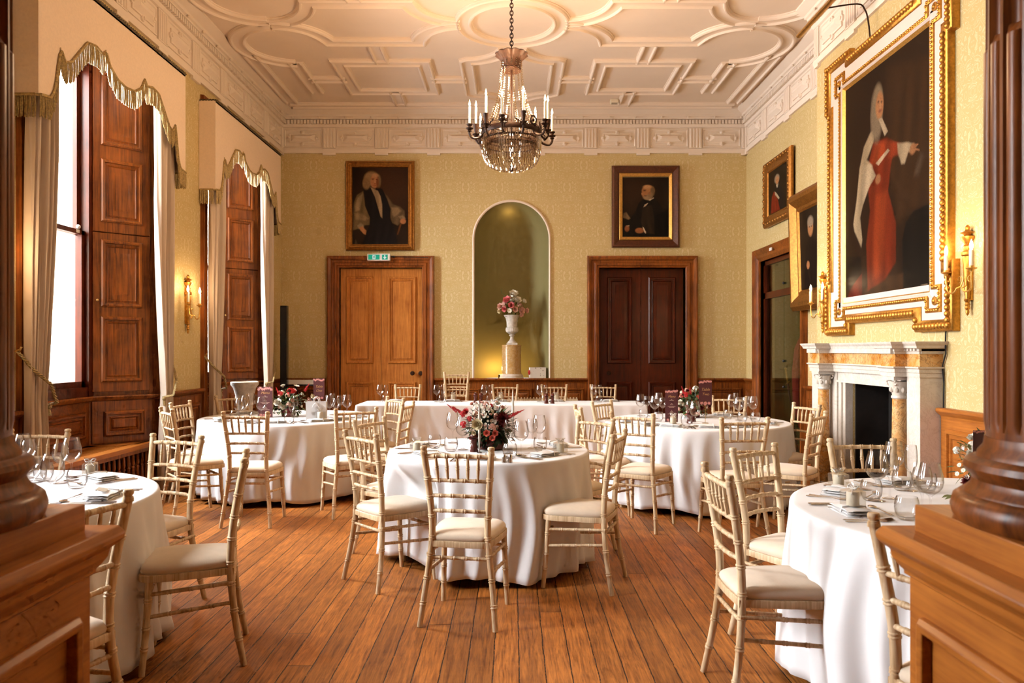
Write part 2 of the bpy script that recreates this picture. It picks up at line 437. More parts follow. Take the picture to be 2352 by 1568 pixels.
fb = MB(); fb.box(XR - .02, XR, fy0, fy1, 0, fz); fb.box(XB + .02, XR, fy0 - .0, fy0 + .02, 0, fz); fb.box(XB + .02, XR, fy1 - .02, fy1, 0, fz); fb.box(XB, XR, fy0, fy1, .0, .012)
struct(fb.build('wall_firebox', 'soot', smooth=0))
# wall behind the camera, dark wood to cut bounce onto the pedestals
bb = MB(); bb.box(-4.4, 4.4, Y0 - .2, Y0, 0, ZC + .1); struct(bb.build('wall_front', 'oak_dark', smooth=0))
for nm, xa, xb_ in (('wall_left', XL, XL + .03), ('wall_right', XR - .03, XR)):
    bb = MB(); bb.box(xa, xb_, Y0, 1.25, 0, 4.9); struct(bb.build(nm, 'oak_dark', smooth=0))  # unseen dark side linings, added to soak up bounce light
bb = MB(); bb.box(XL, XR, Y0, 1.3, 4.85, 4.9); struct(bb.build('ceiling', 'oak_dark_x', smooth=0))  # unseen dark ceiling lining, added for the same purpose

# left wall: three window bays with splayed reveals
WIN = [(5.55, 7.61), (8.75, 10.81), (2.35, 4.41)]
SPL = .45; XI = -4.0; ZT = 4.22; ZSILL = 1.0
wl = MB()
def pier(ya, yb, sa=True, sb=True):   # solid between two bays
    poly = [(XL, ya), (XL, yb)]
    poly += [(XI, yb + SPL), (-4.4, yb + SPL)] if sb else [(-4.4, yb)]
    poly += [(-4.4, ya - SPL), (XI, ya - SPL)] if sa else [(-4.4, ya)]
    wl.prism(poly[::-1] if False else poly, 0, ZC + .1)
pier(Y0, 2.35, False, True); pier(4.41, 5.55); pier(7.61, 8.75); pier(10.81, YB + .35, True, False)
for a, c in WIN:
    wl.box(-4.4, XL, a - .0, c, ZT, ZC + .1)
struct(recalc(wl.build('wall_left', 'wallpaper', smooth=0)))

# ---- window bays
BOL = [(0, 0), (0, .012), (.014, .026), (.03, .022), (.036, .006), (.05, .004), (.062, .012), (.07, .0)]
def bay(n, a, c, full=True):
    root = bpy.data.objects.new('window_%d' % n, None); COL.objects.link(root); struct(root)
    gx = -4.05; y0, y1 = a + SPL, c - SPL
    fr = MB()
    for yy in (y0 - .02, y1 - .06): fr.box(gx - .05, XI + .03, yy, yy + .08, ZSILL, ZT)
    fr.box(gx - .05, XI + .02, y0, y1, ZSILL, ZSILL + .1); fr.box(gx - .05, XI + .02, y0, y1, ZT - .12, ZT)
    fr.build('window_frame', 'dark_wood_shade', root, smooth=0)  # frame and sashes: backlit shade put into the darker wood colour
    for nm, x, z0, z1 in (('lower_sash', gx + .02, ZSILL + .1, 2.56), ('upper_sash', gx - .025, 2.52, ZT - .12)):
        s = MB()
        for yy in (y0 + .06, y1 - .11): s.box(x - .02, x + .02, yy, yy + .05, z0, z1)
        s.box(x - .02, x + .02, y0 + .06, y1 - .06, z0, z0 + .055); s.box(x - .02, x + .02, y0 + .06, y1 - .06, z1 - .04, z1)
        so = s.build(nm, 'dark_wood_shade', root, smooth=0)
        g = MB(); g.add([(x, y0 + .1, z0 + .04), (x, y1 - .1, z0 + .04), (x, y1 - .1, z1 - .03), (x, y0 + .1, z1 - .03)], [(0, 1, 2, 3)])
        g.build('glass_pane', 'pane', so, smooth=0)
    lt = MB(); lt.box(gx - .01, gx + .045, y1 - .2, y1 - .15, 2.53, 2.56); lt.ball((gx + .045, y1 - .17, 2.585), .02); lt.build('sash_catch', 'paint_white', root)
    st = MB()   # outside stone reveal
    for yy, w in ((y1 - .02, .5), (y0 - .48, .5)):
        st.box(-4.75, gx - .06, yy, yy + w, .2, 4.8)
    st.box(-4.6, gx - .05, y0 - .3, y1 + .3, .7, ZSILL)
    for z in (1.35, 2.15, 2.95, 3.75): st.box(-4.62, -4.4, y1 - .06, y1, z, z + .38)
    st.build('stone_surround', 'stone_out', root, smooth=0)
    # splayed shutters with raised panels on both reveals
    for sgn, p0, p1 in ((1, (XI, y1), (XL, c)), (-1, (XL, a), (XI, y0))):
        U = Vector((p1[0] - p0[0], p1[1] - p0[1], 0)); ln = U.length; U.normalize()
        # frame must look into the room
        M = plane_frame((p0[0], p0[1], 0), U, (0, 0, 1))
        back = MB(); sh = []
        W_ = U.cross(Vector((0, 0, 1)))
        back.add([M @ Vector(q) for q in ((0, 0, .004), (ln, 0, .004), (ln, ZT, .004), (0, ZT, .004))], [(0, 1, 2, 3)])
        back.build('reveal_lining', 'oak_dark', root, smooth=0)
        u0, u1 = (.02, ln - .10) if sgn == 1 else (.10, ln - .02)
        for (z0, z1, pans) in ((2.575, ZT - .02, ((2.67, 3.27), (3.40, 4.1))), (ZSILL + .05, 2.565, ((1.14, 1.77), (1.86, 2.50)))):
            s = MB(); s.rings((u0, u1, z0, z1), [(0, .004), (0, .028), (.002, .03)], M)
            for q0, q1 in pans:
                s.rings((u0 + .07, u1 - .07, q0, q1), [(0, .03)] + [(d, .03 + h) for d, h in BOL] + [(.075, .02), (.13, .034), (.14, .034)], M)
            lf = s.build('shutter', 'oak_dark', root, smooth=20)
            if z0 < 2 and sgn == 1:
                k = MB(); k.ball(M @ Vector((u0 + .035, 1.92, .055)), .014); k.tube([M @ Vector((u0 + .035, 1.92, .03)), M @ Vector((u0 + .035, 1.92, .05))], .006); k.build('knob', 'brass', lf)
        # lower reveal panel under the sill rail
        s = MB(); s.rings((.02, ln - .05, .56, .96), [(0, .004), (0, .02)], M); s.rings((.12, ln - .15, .62, .86), [(0, .02)] + [(d, .02 + h) for d, h in BOL] + [(.085, .03), (.1, .03)], M)
        s.build('dado_panel', 'oak_dark', root, smooth=20)
    # architrave on the wall face
    s = MB(); M = plane_frame((XL, a, 0), (0, 1, 0), (0, 0, 1)); ww = c - a
    prof = [(0, 0), (0, .03), (-.02, .035), (-.05, .02), (-.09, .022), (-.10, .04), (-.13, .04), (-.135, 0)]
    s.sweep([(0, 0), (0, ZT), (ww, ZT), (ww, 0)], [(-o, h) for o, h in prof], Fm=M) if False else s.sweep([(ww, 0), (ww, ZT), (0, ZT), (0, 0)], prof, Fm=M)
    recalc(s.build('architrave', 'oak_dark', root, smooth=20))
    # panel under the window and the sill rail following the splay
    s = MB(); s.box(-4.35, XI, y0 - .1, y1 + .1, 0, ZSILL)
    M = plane_frame((XI, y0, 0), (0, 1, 0), (0, 0, 1)); s.rings((.08, y1 - y0 - .08, .62, .86), [(0, .0)] + BOL + [(.085, .01), (.1, .01)], M)
    s.build('sill_panel', 'oak_dark_x', root, smooth=20)
    s = MB(); s.sweep([(XL + .03, a - .02), (XL, a), (XI, y0), (XI, y1), (XL, c), (XL + .03, c + .02)][::-1], [(0, .955), (.03, .965), (.045, .985), (.05, 1.0), (.045, 1.01), (0, 1.012)], loop=True)
    recalc(s.build('sill', 'oak_dark', root, smooth=20))
    # window seat over the heating, slatted top and turned balusters
    seat = MB(); seat.prism([(XL + .02, a - .0), (XL + .02, c), (XI, y1), (XI, y0)], .505, .545) if not full else None
    if full:
        seat.prism([(XL + .02, a), (XL + .02, c), (XL - .09, c - .09), (XL - .09, a + .09)], .505, .545)
        seat.prism([(-3.9, y1 - .05), (XI, y1), (XI, y0), (-3.9, y0 + .05)][::-1], .505, .545)
        seat.prism([(XL - .05, c - .05), (XL - .3, c - .32), (XI, y1), (XI, y1 - .2), (XL - .05, c - .35)], .505, .545)
        seat.prism([(XL - .05, a + .05), (XL - .05, a + .35), (XI, y0 + .2), (XI, y0)], .505, .545)
        yy = a + .38
        while yy < c - .36: seat.box(-3.93, XL - .07, yy, yy + .022, .51, .542); yy += .045
    recalc(seat.build('seat_top', 'oak_pedestal', root, smooth=0))
    s = MB(); s.box(XL - .03, XL, a, c, .0, .09); s.box(XL - .03, XL, a, a + .07, 0, .505); s.box(XL - .03, XL, c - .07, c, 0, .505); s.box(XL - .035, XL + .01, a, c, .47, .505)
    s.build('seat_front', 'oak_dark', root, smooth=0)
    s = MB(); yy = a + .12
    while yy < c - .1:
        s.lathe([(.014, .09), (.014, .12), (.008, .14), (.02, .24), (.012, .33), (.018, .345), (.01, .36), (.018, .38), (.011, .47)], 8, Matrix.Translation((XL - .015, yy, 0))); yy += .085
    s.build('baluster_rail', 'oak_dark', root)
    s = MB(); s.box(-3.85, -3.75, a + .4, c - .4, .1, .42); s.build('radiator', 'black', root, smooth=0)
    if full:
        g = MB(); t = c - .0
    return root
for i, (a, c) in enumerate(WIN): bay(i + 1, a, c)

# ---- doors on the back wall
def ddoor(n, DX, split, pans, mat, mat2, dep, knobs):
    root = bpy.data.objects.new('door_%d' % n, None); COL.objects.link(root); struct(root)
    M = plane_frame((0, YB, 0), (1, 0, 0), (0, 0, 1))
    s = MB(); x0, xa, xb, x1 = DX
    prof = [(.0, -dep), (.0, .02), (-.014, .03), (-.03, .03), (-.04, .045), (-.07, .05), (-.085, .038), (-.12, .04), (-.13, .062), (-.17, .075), (-.19, .07), (-.20, .0)]
    sc = (x1 - xb) / .2
    s.sweep([(xb, 0), (xb, DL), (xa, DL), (xa, 0)], [(o * (.93 if o else 1), h) for o, h in prof], Fm=M)
    recalc(s.build('door_frame', mat2, root, smooth=25))
    for k, (u0, u1) in enumerate(((xa, split), (split, xb))):
        Md = plane_frame((0, YB + dep, 0), (1, 0, 0), (0, 0, 1)); s = MB()
        s.box(u0 + .003, u1 - .003, YB + dep, YB + dep + .045, .005, DL - .004)
        p0, p1 = pans[k]
        for z0, z1 in ((1.236, 2.58), (.25, .954)):
            s.rings((p0, p1, z0, z1), [(0, 0)] + BOL + [(.075, -.002), (.078, .012), (.12, .02), (.13, .02)], Md)
        lf = s.build('leaf', mat, root, smooth=20)
        for kx, kz, hd in knobs:
            if u0 < kx < u1:
                q = MB(); T = Matrix.Translation((kx, YB + dep, kz)) @ Matrix.Rotation(PI / 2, 4, 'X')
                q.lathe([(.028, 0), (.028, .006), (.012, .01), (.01, .035), (.03, .045), (.034, .06), (.026, .074), (.0, .078)], 14, T); q.build('knob', 'bronze', lf)
    return root
ddoor(1, D1, bx(874), ((bx(793), bx(856)), (bx(890), bx(955))), 'oak_door', 'oak_dark', .06, ((bx(947), bz(857), 1), (bx(966), bz(857), 0)))
ddoor(2, D2, bx(1475.5), ((bx(1397), bx(1455)), (bx(1493), bx(1556))), 'dark_wood_shade', 'oak_dark', .14, ((bx(1400), bz(857), 1),))  # leaf colour darkened for the shade this door stands in
# ---- glazed closet door on the right wall
root = bpy.data.objects.new('door_3', None); COL.objects.link(root); struct(root)
M = plane_frame((XR, 0, 0), (0, -1, 0), (0, 0, 1))
s = MB(); prof = [(.0, -.14), (.0, .02), (-.03, .03), (-.05, .045), (-.09, .038), (-.13, .062), (-.17, .075), (-.19, .0)]
s.sweep([(-CY0, 0), (-CY0, CT), (-CY1, CT), (-CY1, 0)], prof, Fm=M)
recalc(s.build('door_frame', 'oak_dark', root, smooth=25))
s = MB(); s.box(XR + .04, XR + .1, CY1 - .07, CY1, 0, CT); s.box(XR + .04, XR + .1, CY0, CY0 + .07, 0, CT); s.box(XR + .04, XR + .1, CY0, CY1, 2.18, 2.27); s.box(XR + .04, XR + .1, CY0, CY1, CT - .06, CT)
s.build('transom', 'dark_wood_shade', root, smooth=0)
ym = CY0 + (CY1 - CY0) * .52
for z0, z1 in ((0.01, 2.18), (2.27, CT - .06)):
    for ya, yb in ((CY0 + .07, ym - .004), (ym + .004, CY1 - .07)):
        g = MB(); g.box(XR + .066, XR + .072, ya, yb, z0, z1); g.build('glass_panel', 'cabinet_glass', root, smooth=0)
s = MB()
for z in (.95, 1.3, 2.35): s.ball((XR + .055, ym - .02, z), .018)
s.build('knob', 'black', root)
# things inside the closet
t = thing('academic_robe', 'dark red and black ceremonial robe hanging behind the closet glass', 'robe', (XR + .42, 9.95, .35))
s = MB(); pr = []
for z, rx, ry in ((0, .10, .26), (.3, .13, .30), (.7, .14, .29), (1.05, .15, .27), (1.25, .15, .24), (1.38, .10, .14), (1.42, .05, .05)):
    pr.append([(rx * math.cos(a_) * (1 + .12 * math.cos(9 * a_)), ry * math.sin(a_) * (1 + .08 * math.sin(11 * a_)), z) for a_ in [2 * PI * k / 48 for k in range(48)]])
v = [p for r_ in pr for p in r_]; s.add(v, [(i * 48 + k, i * 48 + (k + 1) % 48, (i + 1) * 48 + (k + 1) % 48, (i + 1) * 48 + k) for i in range(6) for k in range(48)])
s.build('gown', 'fabric_black', t)
s = MB(); s.tube([(-.15, .24, .05), (-.19, .27, .4), (-.2, .25, .8), (-.19, .2, 1.1), (-.12, .1, 1.38), (-.02, 0, 1.45)], [.03, .075, .085, .08, .06, .03], 10, flat=.6); s.build('red_facing', 'fabric_red', t)
s = MB()
for i in range(34): s.ball((-.20, .10 + .03 * math.sin(i * .09), .3 + i * .032), .011, 6, 4)
s.build('chain_of_office', 'silver', t)
s = MB(); s.tube([(0, 0, 1.42), (0, 0, 1.5), (0, .02, 1.56)], .01); s.box(-.1, .1, -.015, .015, 1.4, 1.43); s.build('hanger', 'black', t)
t = thing('ceremonial_sword', 'thin black and gold sword leaning behind the closet glass', 'sword', (XR + .3, 10.75, .02), 0)
s = MB(); s.tube([(.05, -.28, 0), (0, -.02, .95)], [.008, .014], 8); s.build('scabbard', 'black', t)
s = MB(); s.tube([(0, -.02, .95), (-.01, .03, 1.14)], .012, 8); s.tube([(0, -.10, .99), (0, .06, .93)], .009); s.ball((-.01, .035, 1.16), .02); s.build('hilt', 'brass', t)
t = MB(); t.box(XR + .25, XR + .75, 10.1, 11.0, 0, .05); tag(t.build('plinth_board', 'black', smooth=0), 'black low plinth on the closet floor', 'plinth')
s = MB(); s.box(XR - .078 - .012, XR - .076, 10.28, 10.36, 2.80, 2.84); tag(s.build('door_sensor', 'white_plastic', smooth=0, loc=(0, 0, 0)), 'small white sensor on the closet door frame', 'sensor')

# ---- dado panelling and rails
RAIL = [(0, .93), (.02, .935), (.025, .955), (.05, .975), (.062, .99), (.062, 1.008), (.05, 1.0145), (0, 1.0145)]
def dado(n, p0, p1, w=.75, z1=.86, mat='oak_dark'):
    p0, p1 = Vector((p0[0], p0[1], 0)), Vector((p1[0], p1[1], 0)); U = p1 - p0; ln = U.length; U.normalize()  # added weak warm fill behind the camera, no window there
    M = plane_frame(p0, U, (0, 0, 1)); s = MB()
    s.rings((0, ln, 0, .95), [(0, 0), (0, .02)], M)
    s.rings((0, ln, 0, .14), [(0, .02), (0, .04), (.004, .044)], M)
    k = max(1, round(ln / w)); ww = ln / k
    for i in range(k):
        if ww > .3: s.rings((i * ww + .08, (i + 1) * ww - .08, .22, z1), [(0, .02)] + [(d, .02 + h) for d, h in BOL] + [(.075, .022), (.11, .034), (.12, .034)], M)
        else: s.rings((i * ww + .03, (i + 1) * ww - .03, .22, z1), [(0, .02), (.005, .03), (.02, .03), (.03, .022)], M)
    a_, b_ = M @ Vector((ln, 0, 0)), M @ Vector((0, 0, 0))
    s.sweep([(a_.x, a_.y), (b_.x, b_.y)], RAIL, loop=True)
    return struct(recalc(s.build('baseboard_%s' % n, mat, smooth=22)))
dado('back', (XL, YB), (D1[0], YB)); dado('back', (D1[3], YB), (D2[0], YB), .79); dado('back', (D2[3], YB), (XR, YB))
dado('right', (XR, YB), (XR, CY1 + .19)); dado('right', (XR, CY0 - .19), (XR, BY1), .65); dado('right', (XR, BY1), (XB, BY1)); dado('right', (XB, BY1), (XB, 7.79))
dado('right', (XB, 5.71), (XB, BY0), .62, mat='oak_pedestal')
dado('left', (XL, 4.55), (XL, 5.41)); dado('left', (XL, 7.75), (XL, 8.61), .43); dado('left', (XL, 10.95), (XL, YB), .6)
# turned grille under the niche
s = MB(); s.box(-.08, 1.0, YB - .055, YB - .02, .66, .70); s.box(-.08, 1.0, YB - .055, YB - .02, .2, .24)
x = -.05
while x < 1.0: s.lathe([(.010, .24), (.013, .3), (.007, .45), (.012, .66), (.009, .70), (.013, .715), (.0, .725)], 6, Matrix.Translation((x, YB - .04, 0))); x += .047
struct(s.build('trim_2', 'limed'))

# ---- cornice, frieze and dentils
CPATH = [(XR, Y0), (XR, BY0), (XB, BY0), (XB, BY1), (XR, BY1), (XR, YB), (XL, YB), (XL, Y0)]
s = MB(); s.sweep(CPATH, [(0, 4.47), (.03, 4.47), (.035, 4.50), (.03, 4.535), (.008, 4.54), (.008, 4.86), (.03, 4.87), (.045, 4.90), (.045, 4.975), (.075, 4.98), (.08, 5.0), (.10, 5.01), (.10, 5.045), (.13, 5.06), (.17, 5.085), (.19, 5.10), (.19, 5.12)])
def edge_run(p0, p1):
    U = Vector((p1[0] - p0[0], p1[1] - p0[1], 0)); ln = U.length; U.normalize()
    return plane_frame((p0[0], p0[1], 0), U, (0, 0, 1)), ln
RUNS = [((XL, Y0), (XL, YB), 'far'), ((XL, YB), (XR, YB), 'back'), ((XR, YB), (XR, BY1), 'near'), ((XB, BY1), (XB, BY0), 'near'), ((XR, BY1), (XB, BY1), 'x')]
for p0, p1, md in RUNS:
    M, ln = edge_run(p0, p1)
    def bx_(u0, u1, z0, z1, h0, h1): s.rings((u0, u1, z0, z1), [(0, h0), (0, h1)], M)
    u = .06
    while u < ln - .05:
        bx_(u, u + .034, 4.905, 4.965, .04, .082); u += .0503
    u = .2
    while u < ln: s.ball(M @ Vector((u, 4.992, .108)), .016, 8, 5); u += .402
    if md == 'x': continue
    per = .804
    c0 = (ln % per) if md == 'far' else -.07 if md == 'back' else .0
    if md == 'near': per = ln / round(ln / .8)
    u = c0
    while u < ln + .1:
        a_, b_ = max(0, u - .1), min(ln, u + .1)
        if b_ - a_ > .04:
            bx_(a_, b_, 4.54, 4.86, .008, .03)
            for q in (-.07, -.025, .025, .07):
                if a_ < u + q - .012 and u + q + .012 < b_: s.rings((u + q - .014, u + q + .014, 4.55, 4.845), [(0, .03), (.006, .042), (.013, .042)], M)
            bx_(a_, b_, 4.44, 4.475, .0, .035)
        # cartouche of the next bay
        m_ = u + per / 2
        if m_ + per / 2 - .1 <= ln + .02:
            s.rings((u + .115, u + per - .115, 4.565, 4.84), [(0, .008), (.0, .022), (.012, .022), (.02, .010)], M)
            zc_ = 4.70; w2 = per / 2 - .19
            s.rings((m_ - w2, m_ + w2, zc_ - .075, zc_ + .075), [(0, .010), (.0, .026), (.014, .028), (.02, .022)], M)
            A = [M @ Vector(q) for q in ((m_ - w2 + .025, zc_ - .055, .022), (m_ + w2 - .025, zc_ - .055, .022), (m_ + w2 - .025, zc_ + .055, .022), (m_ - w2 + .025, zc_ + .055, .022), (m_ - w2 + .09, zc_ - .012, .062), (m_ + w2 - .09, zc_ - .012, .062), (m_ + w2 - .09, zc_ + .02, .062), (m_ - w2 + .09, zc_ + .02, .062))]
            s.add(A, [(0, 1, 5, 4), (1, 2, 6, 5), (2, 3, 7, 6), (3, 0, 4, 7), (4, 5, 6, 7)])
            for qx, qz in ((-w2, 0), (w2, 0), (0, .085), (0, -.085)): s.lathe([(.034, .0), (.032, .022), (.02, .026), (.016, .038), (0, .044)], 10, M @ Matrix.Translation((m_ + qx, zc_ + qz, .008)))
        u += per
struct(s.build('trim_3', 'plaster', smooth=30))

# ---- ceiling strapwork
RP = [(-.105, 0), (-.105, -.012), (-.096, -.014), (-.092, -.034), (-.078, -.044), (-.064, -.044), (-.054, -.030), (-.052, -.022), (-.038, -.018), (.038, -.018), (.052, -.022), (.054, -.030), (.064, -.044), (.078, -.044), (.092, -.034), (.096, -.014), (.105, -.012), (.105, 0)]
cr = MB(); zr = Matrix.Translation((0, 0, ZC))
def rib(pts, closed=False, mir=True, miry=True):
    for sx in ((1, -1) if mir else (1,)):
        for sy in ((1, -1) if miry else (1,)):
            p = [(x * sx, 8.5 + (y - 8.5) * sy) for x, y in pts]
            if (sx * sy) < 0: p = p[::-1]
            if max(q[1] for q in p) < 5.2: continue
            cr.sweep(p, RP, closed, zr, cap=True)
rib(arc(0, 8.5, .55, 0, 360, 48)[:-1], True, False, False)
rib(arc(.57, 9.08, .55, -88, -8, 12) + [(2.17, 9.0)] + arc(2.72, 9.08, .55, 188, 270, 12)[1:], mir=True)
rib(arc(2.72, 9.12, .56, -90, 86, 26))
rib(arc(.57, 9.08, .52, 160, 92, 10) + [(.58, 9.62), (.58, 10.80)] + arc(.57, 11.34, .5, 270 - 4, 196, 10))
rib([(1.13, 9.66), (2.22, 9.66), (2.22, 10.73), (1.13, 10.73)], True)
rib([(1.66, 9.06), (1.66, 9.66)]); rib([(1.66, 10.73), (1.66, 11.33)])
rib([(.62, 10.25), (1.1, 10.25)]); rib([(2.25, 10.25), (2.74, 10.25)])
rib([(2.77, 9.66), (2.77, 10.76)])
rib([(-3.3, 11.34), (3.3, 11.34)], mir=False); rib([(3.26, 9.4), (3.26, 11.2)])
struct(recalc(cr.build('trim_4', 'ceil', smooth=32)))
# ---------------------------------------------------------------- pelmets with fringe, curtains, tiebacks
HP = [(0, 3.73), (.15, 3.75), (.27, 3.82), (.33, 3.92), (.37, 3.87), (.48, 3.90), (.6, 3.88), (.72, 3.75), (.82, 3.64), (.90, 3.61), (.955, 3.69), (.985, 3.56), (1.02, 3.38), (1.07, 3.29), (1.2, 3.27)]
def hp(d):
    d = abs(d)
    for (a, za), (b_, zb) in zip(HP, HP[1:]):
        if d <= b_: return za + (zb - za) * (d - a) / (b_ - a)
    return HP[-1][1]
def pelmet(a, c, label):
    yc = (a + c) / 2; hw = (c - a) / 2 + .17; zt = 4.27; xf = -3.36
    t = thing('pelmet', label, 'pelmet', (XL, yc, 3.2), 0, None)
    ox, oy, oz = XL, yc, 3.2
    s = MB(); n = 96; front = []
    ys = [-hw + 2 * hw * i / n for i in range(n + 1)]
    for th, fl in ((0, 1), (-.018, -1)):
        v = []
        for y in ys: v += [(xf + th - ox, y, hp(y * 1.2 / hw) - oz), (xf + th - ox, y, zt - oz)]
        f = [(2 * i, 2 * i + 2, 2 * i + 3, 2 * i + 1) for i in range(n)]
        s.add(v, f if fl > 0 else [q[::-1] for q in f])
    v = []
    for y in ys: v += [(xf - ox, y, hp(y * 1.2 / hw) - oz), (xf - .018 - ox, y, hp(y * 1.2 / hw) - oz)]
    s.add(v, [(2 * i, 2 * i + 1, 2 * i + 3, 2 * i + 2) for i in range(n)])
    for sg in (-1, 1): s.box(.004, xf - ox - .001, sg * hw - .009, sg * hw + .009, 3.27 - oz, zt - oz)
    s.box(.004, xf - ox, -hw, hw, zt - .02 - oz, zt - oz)
    s.build('board', 'pelmet', t, smooth=20)
    # fringe strands
    path = [(-.0, -hw, 3.27)] ; P = []
    for i in range(15): P.append((XL + .01 + (xf - XL) * i / 18, -hw - .004, 3.27, 0))
    N_ = 215
    for i in range(N_ + 1):
        y = -hw + 2 * hw * i / N_; P.append((xf + .006, y, hp(y * 1.2 / hw), 1))
    for i in range(18): P.append((xf - (xf - XL) * i / 18, hw + .004, 3.27, 0))
    s = MB(); q = MB()
    rr = random.Random(3)
    for x, y, z, k in P:
        ln = .165 + rr.uniform(-.008, .008)
        dx = rr.uniform(-.003, .004)
        s.tube([(x - ox, y, z - oz + .004), (x - ox + .004 + dx, y + rr.uniform(-.003, .003), z - oz - ln * .5), (x - ox + dx, y + rr.uniform(-.004, .004), z - oz - ln)], [.0035, .0048, .0042], 5)
    s.build('fringe', 'fringe', t, smooth=60)
    q.tube([(x - ox + .002, y, z - oz - .006) for x, y, z, k in P[::2]], .011, 6); q.build('braid', 'fringe', t)
    q = MB()
    tp = [(.01, -hw), (xf - ox + .006, -hw), (xf - ox + .006, hw), (.01, hw)]
    for ph in (0, PI):
        pts = []
        for (x0, y0), (x1, y1) in zip(tp, tp[1:]):
            ln = math.hypot(x1 - x0, y1 - y0); m = max(2, int(ln / .012))
            for i in range(m):
                xx, yy = x0 + (x1 - x0) * i / m, y0 + (y1 - y0) * i / m; an = ph + (xx + yy) * 95
                nx = 1 if abs(y1 - y0) > .5 else 0
                pts.append((xx + .008 * math.cos(an) * nx, yy + .008 * math.cos(an) * (1 - nx), zt - oz + .006 + .008 * math.sin(an)))
        q.tube(pts, .008, 5)
    q.build('top_cord', 'cord_dark', t)
pelmet(*WIN[0], 'fabric pelmet with gold fringe over the large window with the open view')
pelmet(*WIN[1], 'fabric pelmet with gold fringe over the window by the back wall')

def curtain(ya, yb, tie, tz, sgn, label, folds=7, x0=-3.455, tlabel=''):
    # ya..yb at the top, tie = (ya, yb) at the tie height tz
    n = folds * 12; zs = [.02, .25, .55, .8, tz - .12, tz - .05, tz, tz + .05, tz + .14, 1.4, 1.8, 2.3, 2.9, 3.5, 4.2]
    yc = (ya + yb) / 2; s = MB(); v = []
    for z in zs:
        if z < tz: k = min(1, (tz - z) / .8) * .55
        else: k = min(1, (z - tz) / 1.9); k = k * k * (3 - 2 * k) if z > tz else 0; k = max(k, min(1, (z - tz) / 1.2) * .75)
        a_, b_ = tie[0] + (ya - tie[0]) * k, tie[1] + (yb - tie[1]) * k
        am = .028 + .016 * k
        for i in range(n + 1):
            u = i / n; ph = 2 * PI * folds * u
            x = am * (math.sin(ph + .5 * math.sin(3 * u + z)) + .25 * math.sin(2.3 * ph + z))
            x = max(-.058, min(.06, x))
            v.append((x, a_ + (b_ - a_) * (u + .012 * math.sin(ph * 1.7)) - yc, z))
    W_ = n + 1
    s.add(v, [(j * W_ + i, j * W_ + i + 1, (j + 1) * W_ + i + 1, (j + 1) * W_ + i) for j in range(len(zs) - 1) for i in range(n)])
    o = s.build('curtain', 'curtain', None, smooth=80, loc=(x0, yc, 0)); md = o.modifiers.new('s', 'SOLIDIFY'); md.thickness = .004
    tag(o, label, 'curtain', None)
    # rope tieback: a twisted loop from a hook on the architrave round the curtain
    t = thing('tieback', tlabel, 'tieback', (XL + .04, tie[1] if sgn > 0 else tie[0], tz))
    hy = (yb + .03 if sgn > 0 else ya - .03) - t.location.y; far = (tie[0] if sgn > 0 else tie[1]) - t.location.y
    hz = .36
    s = MB()
    loop = [(.0, hy, hz), (.09, hy * .4 + far * .15, hz * .62), (.155, far * .55, .12), (.15, far * .95, -.02), (.06, far * 1.12, -.04)]
    pts = []
    for i in range(len(loop) - 1):
        for k in range(14):
            f_ = k / 14; pts.append(Vector(loop[i]).lerp(Vector(loop[i + 1]), f_))
    for ph in (0, 2.1, 4.2):
        s.tube([(p.x + .007 * math.cos(ph + i * .9), p.y + .004 * math.sin(ph + i * .9), p.z + .007 * math.sin(ph + i * .9)) for i, p in enumerate(pts)], .0065, 5)
    s.build('rope', 'rope', t)
    s = MB(); s.tube([(.06, far * 1.1, -.03), (.075, far * 1.12, -.12)], [.010, .014], 6); s.ball((.07, far * 1.11, -.05), .022, 8, 6); s.build('knot', 'rope', t)
    s = MB(); s.tube([(-.02, hy, hz), (.02, hy, hz + .01), (.03, hy, hz + .03)], .008); s.build('hook', 'brass', t)
curtain(5.40, 5.71, (5.40, 5.60), 1.08, 1 if False else -1, 'full length cream curtain on the near side of the open view window', 8, tlabel='twisted gold rope tieback round the curtain behind the fluted column')
curtain(7.34, 7.72, (7.50, 7.66), 1.02, 1, 'sunlit cream curtain between the open view window and the wall candles', 6, tlabel='gold rope tieback hooked beside the wall candles on the bright curtain')
curtain(8.66, 9.10, (8.70, 8.92), 1.02, -1, 'cream curtain hanging beside the wall candles at the second window', 6, tlabel='gold rope tieback hanging in front of the second window panelling')
curtain(10.46, 10.92, (10.62, 10.86), 1.02, 1, 'narrow cream curtain beside the black column speaker', 6, tlabel='gold rope tieback by the black column speaker')

# ---------------------------------------------------------------- chandelier
ch = thing('chandelier', 'bronze and crystal chandelier with lit candles hanging over the room', 'chandelier', (wx(1175, 6.9), 6.9, 3.40))
s = MB(); z = .77
for i in range(30):
    T = Matrix.Translation((0, 0, z + i * .0345)) @ Matrix.Rotation(PI / 2 * (i % 2), 4, 'Z') @ Matrix.Rotation(PI / 2, 4, 'X')
    s.tube([(.014 * math.cos(2 * PI * k / 12), .024 * math.sin(2 * PI * k / 12), 0) for k in range(12)], .0052, 5, True, T)
s.build('chain', 'bronze', ch)
s = MB(); fl = lambda a_, z_: 1 + (.16 * abs(math.sin(6 * a_)) if z_ > .72 and z_ < .76 else .07 * abs(math.sin(12 * a_)) if z_ > .66 else 0)
s.lathe([(.0, .79), (.03, .775), (.09, .75), (.128, .745), (.135, .735), (.118, .71), (.10, .69), (.085, .67), (.085, .61), (.092, .60), (.088, .585), (.03, .59), (0, .6)], 56, flute=fl)
s.tube([(0, 0, .6), (0, 0, .05)], .008, 8); s.build('crown', 'bronze', ch)
s = MB()
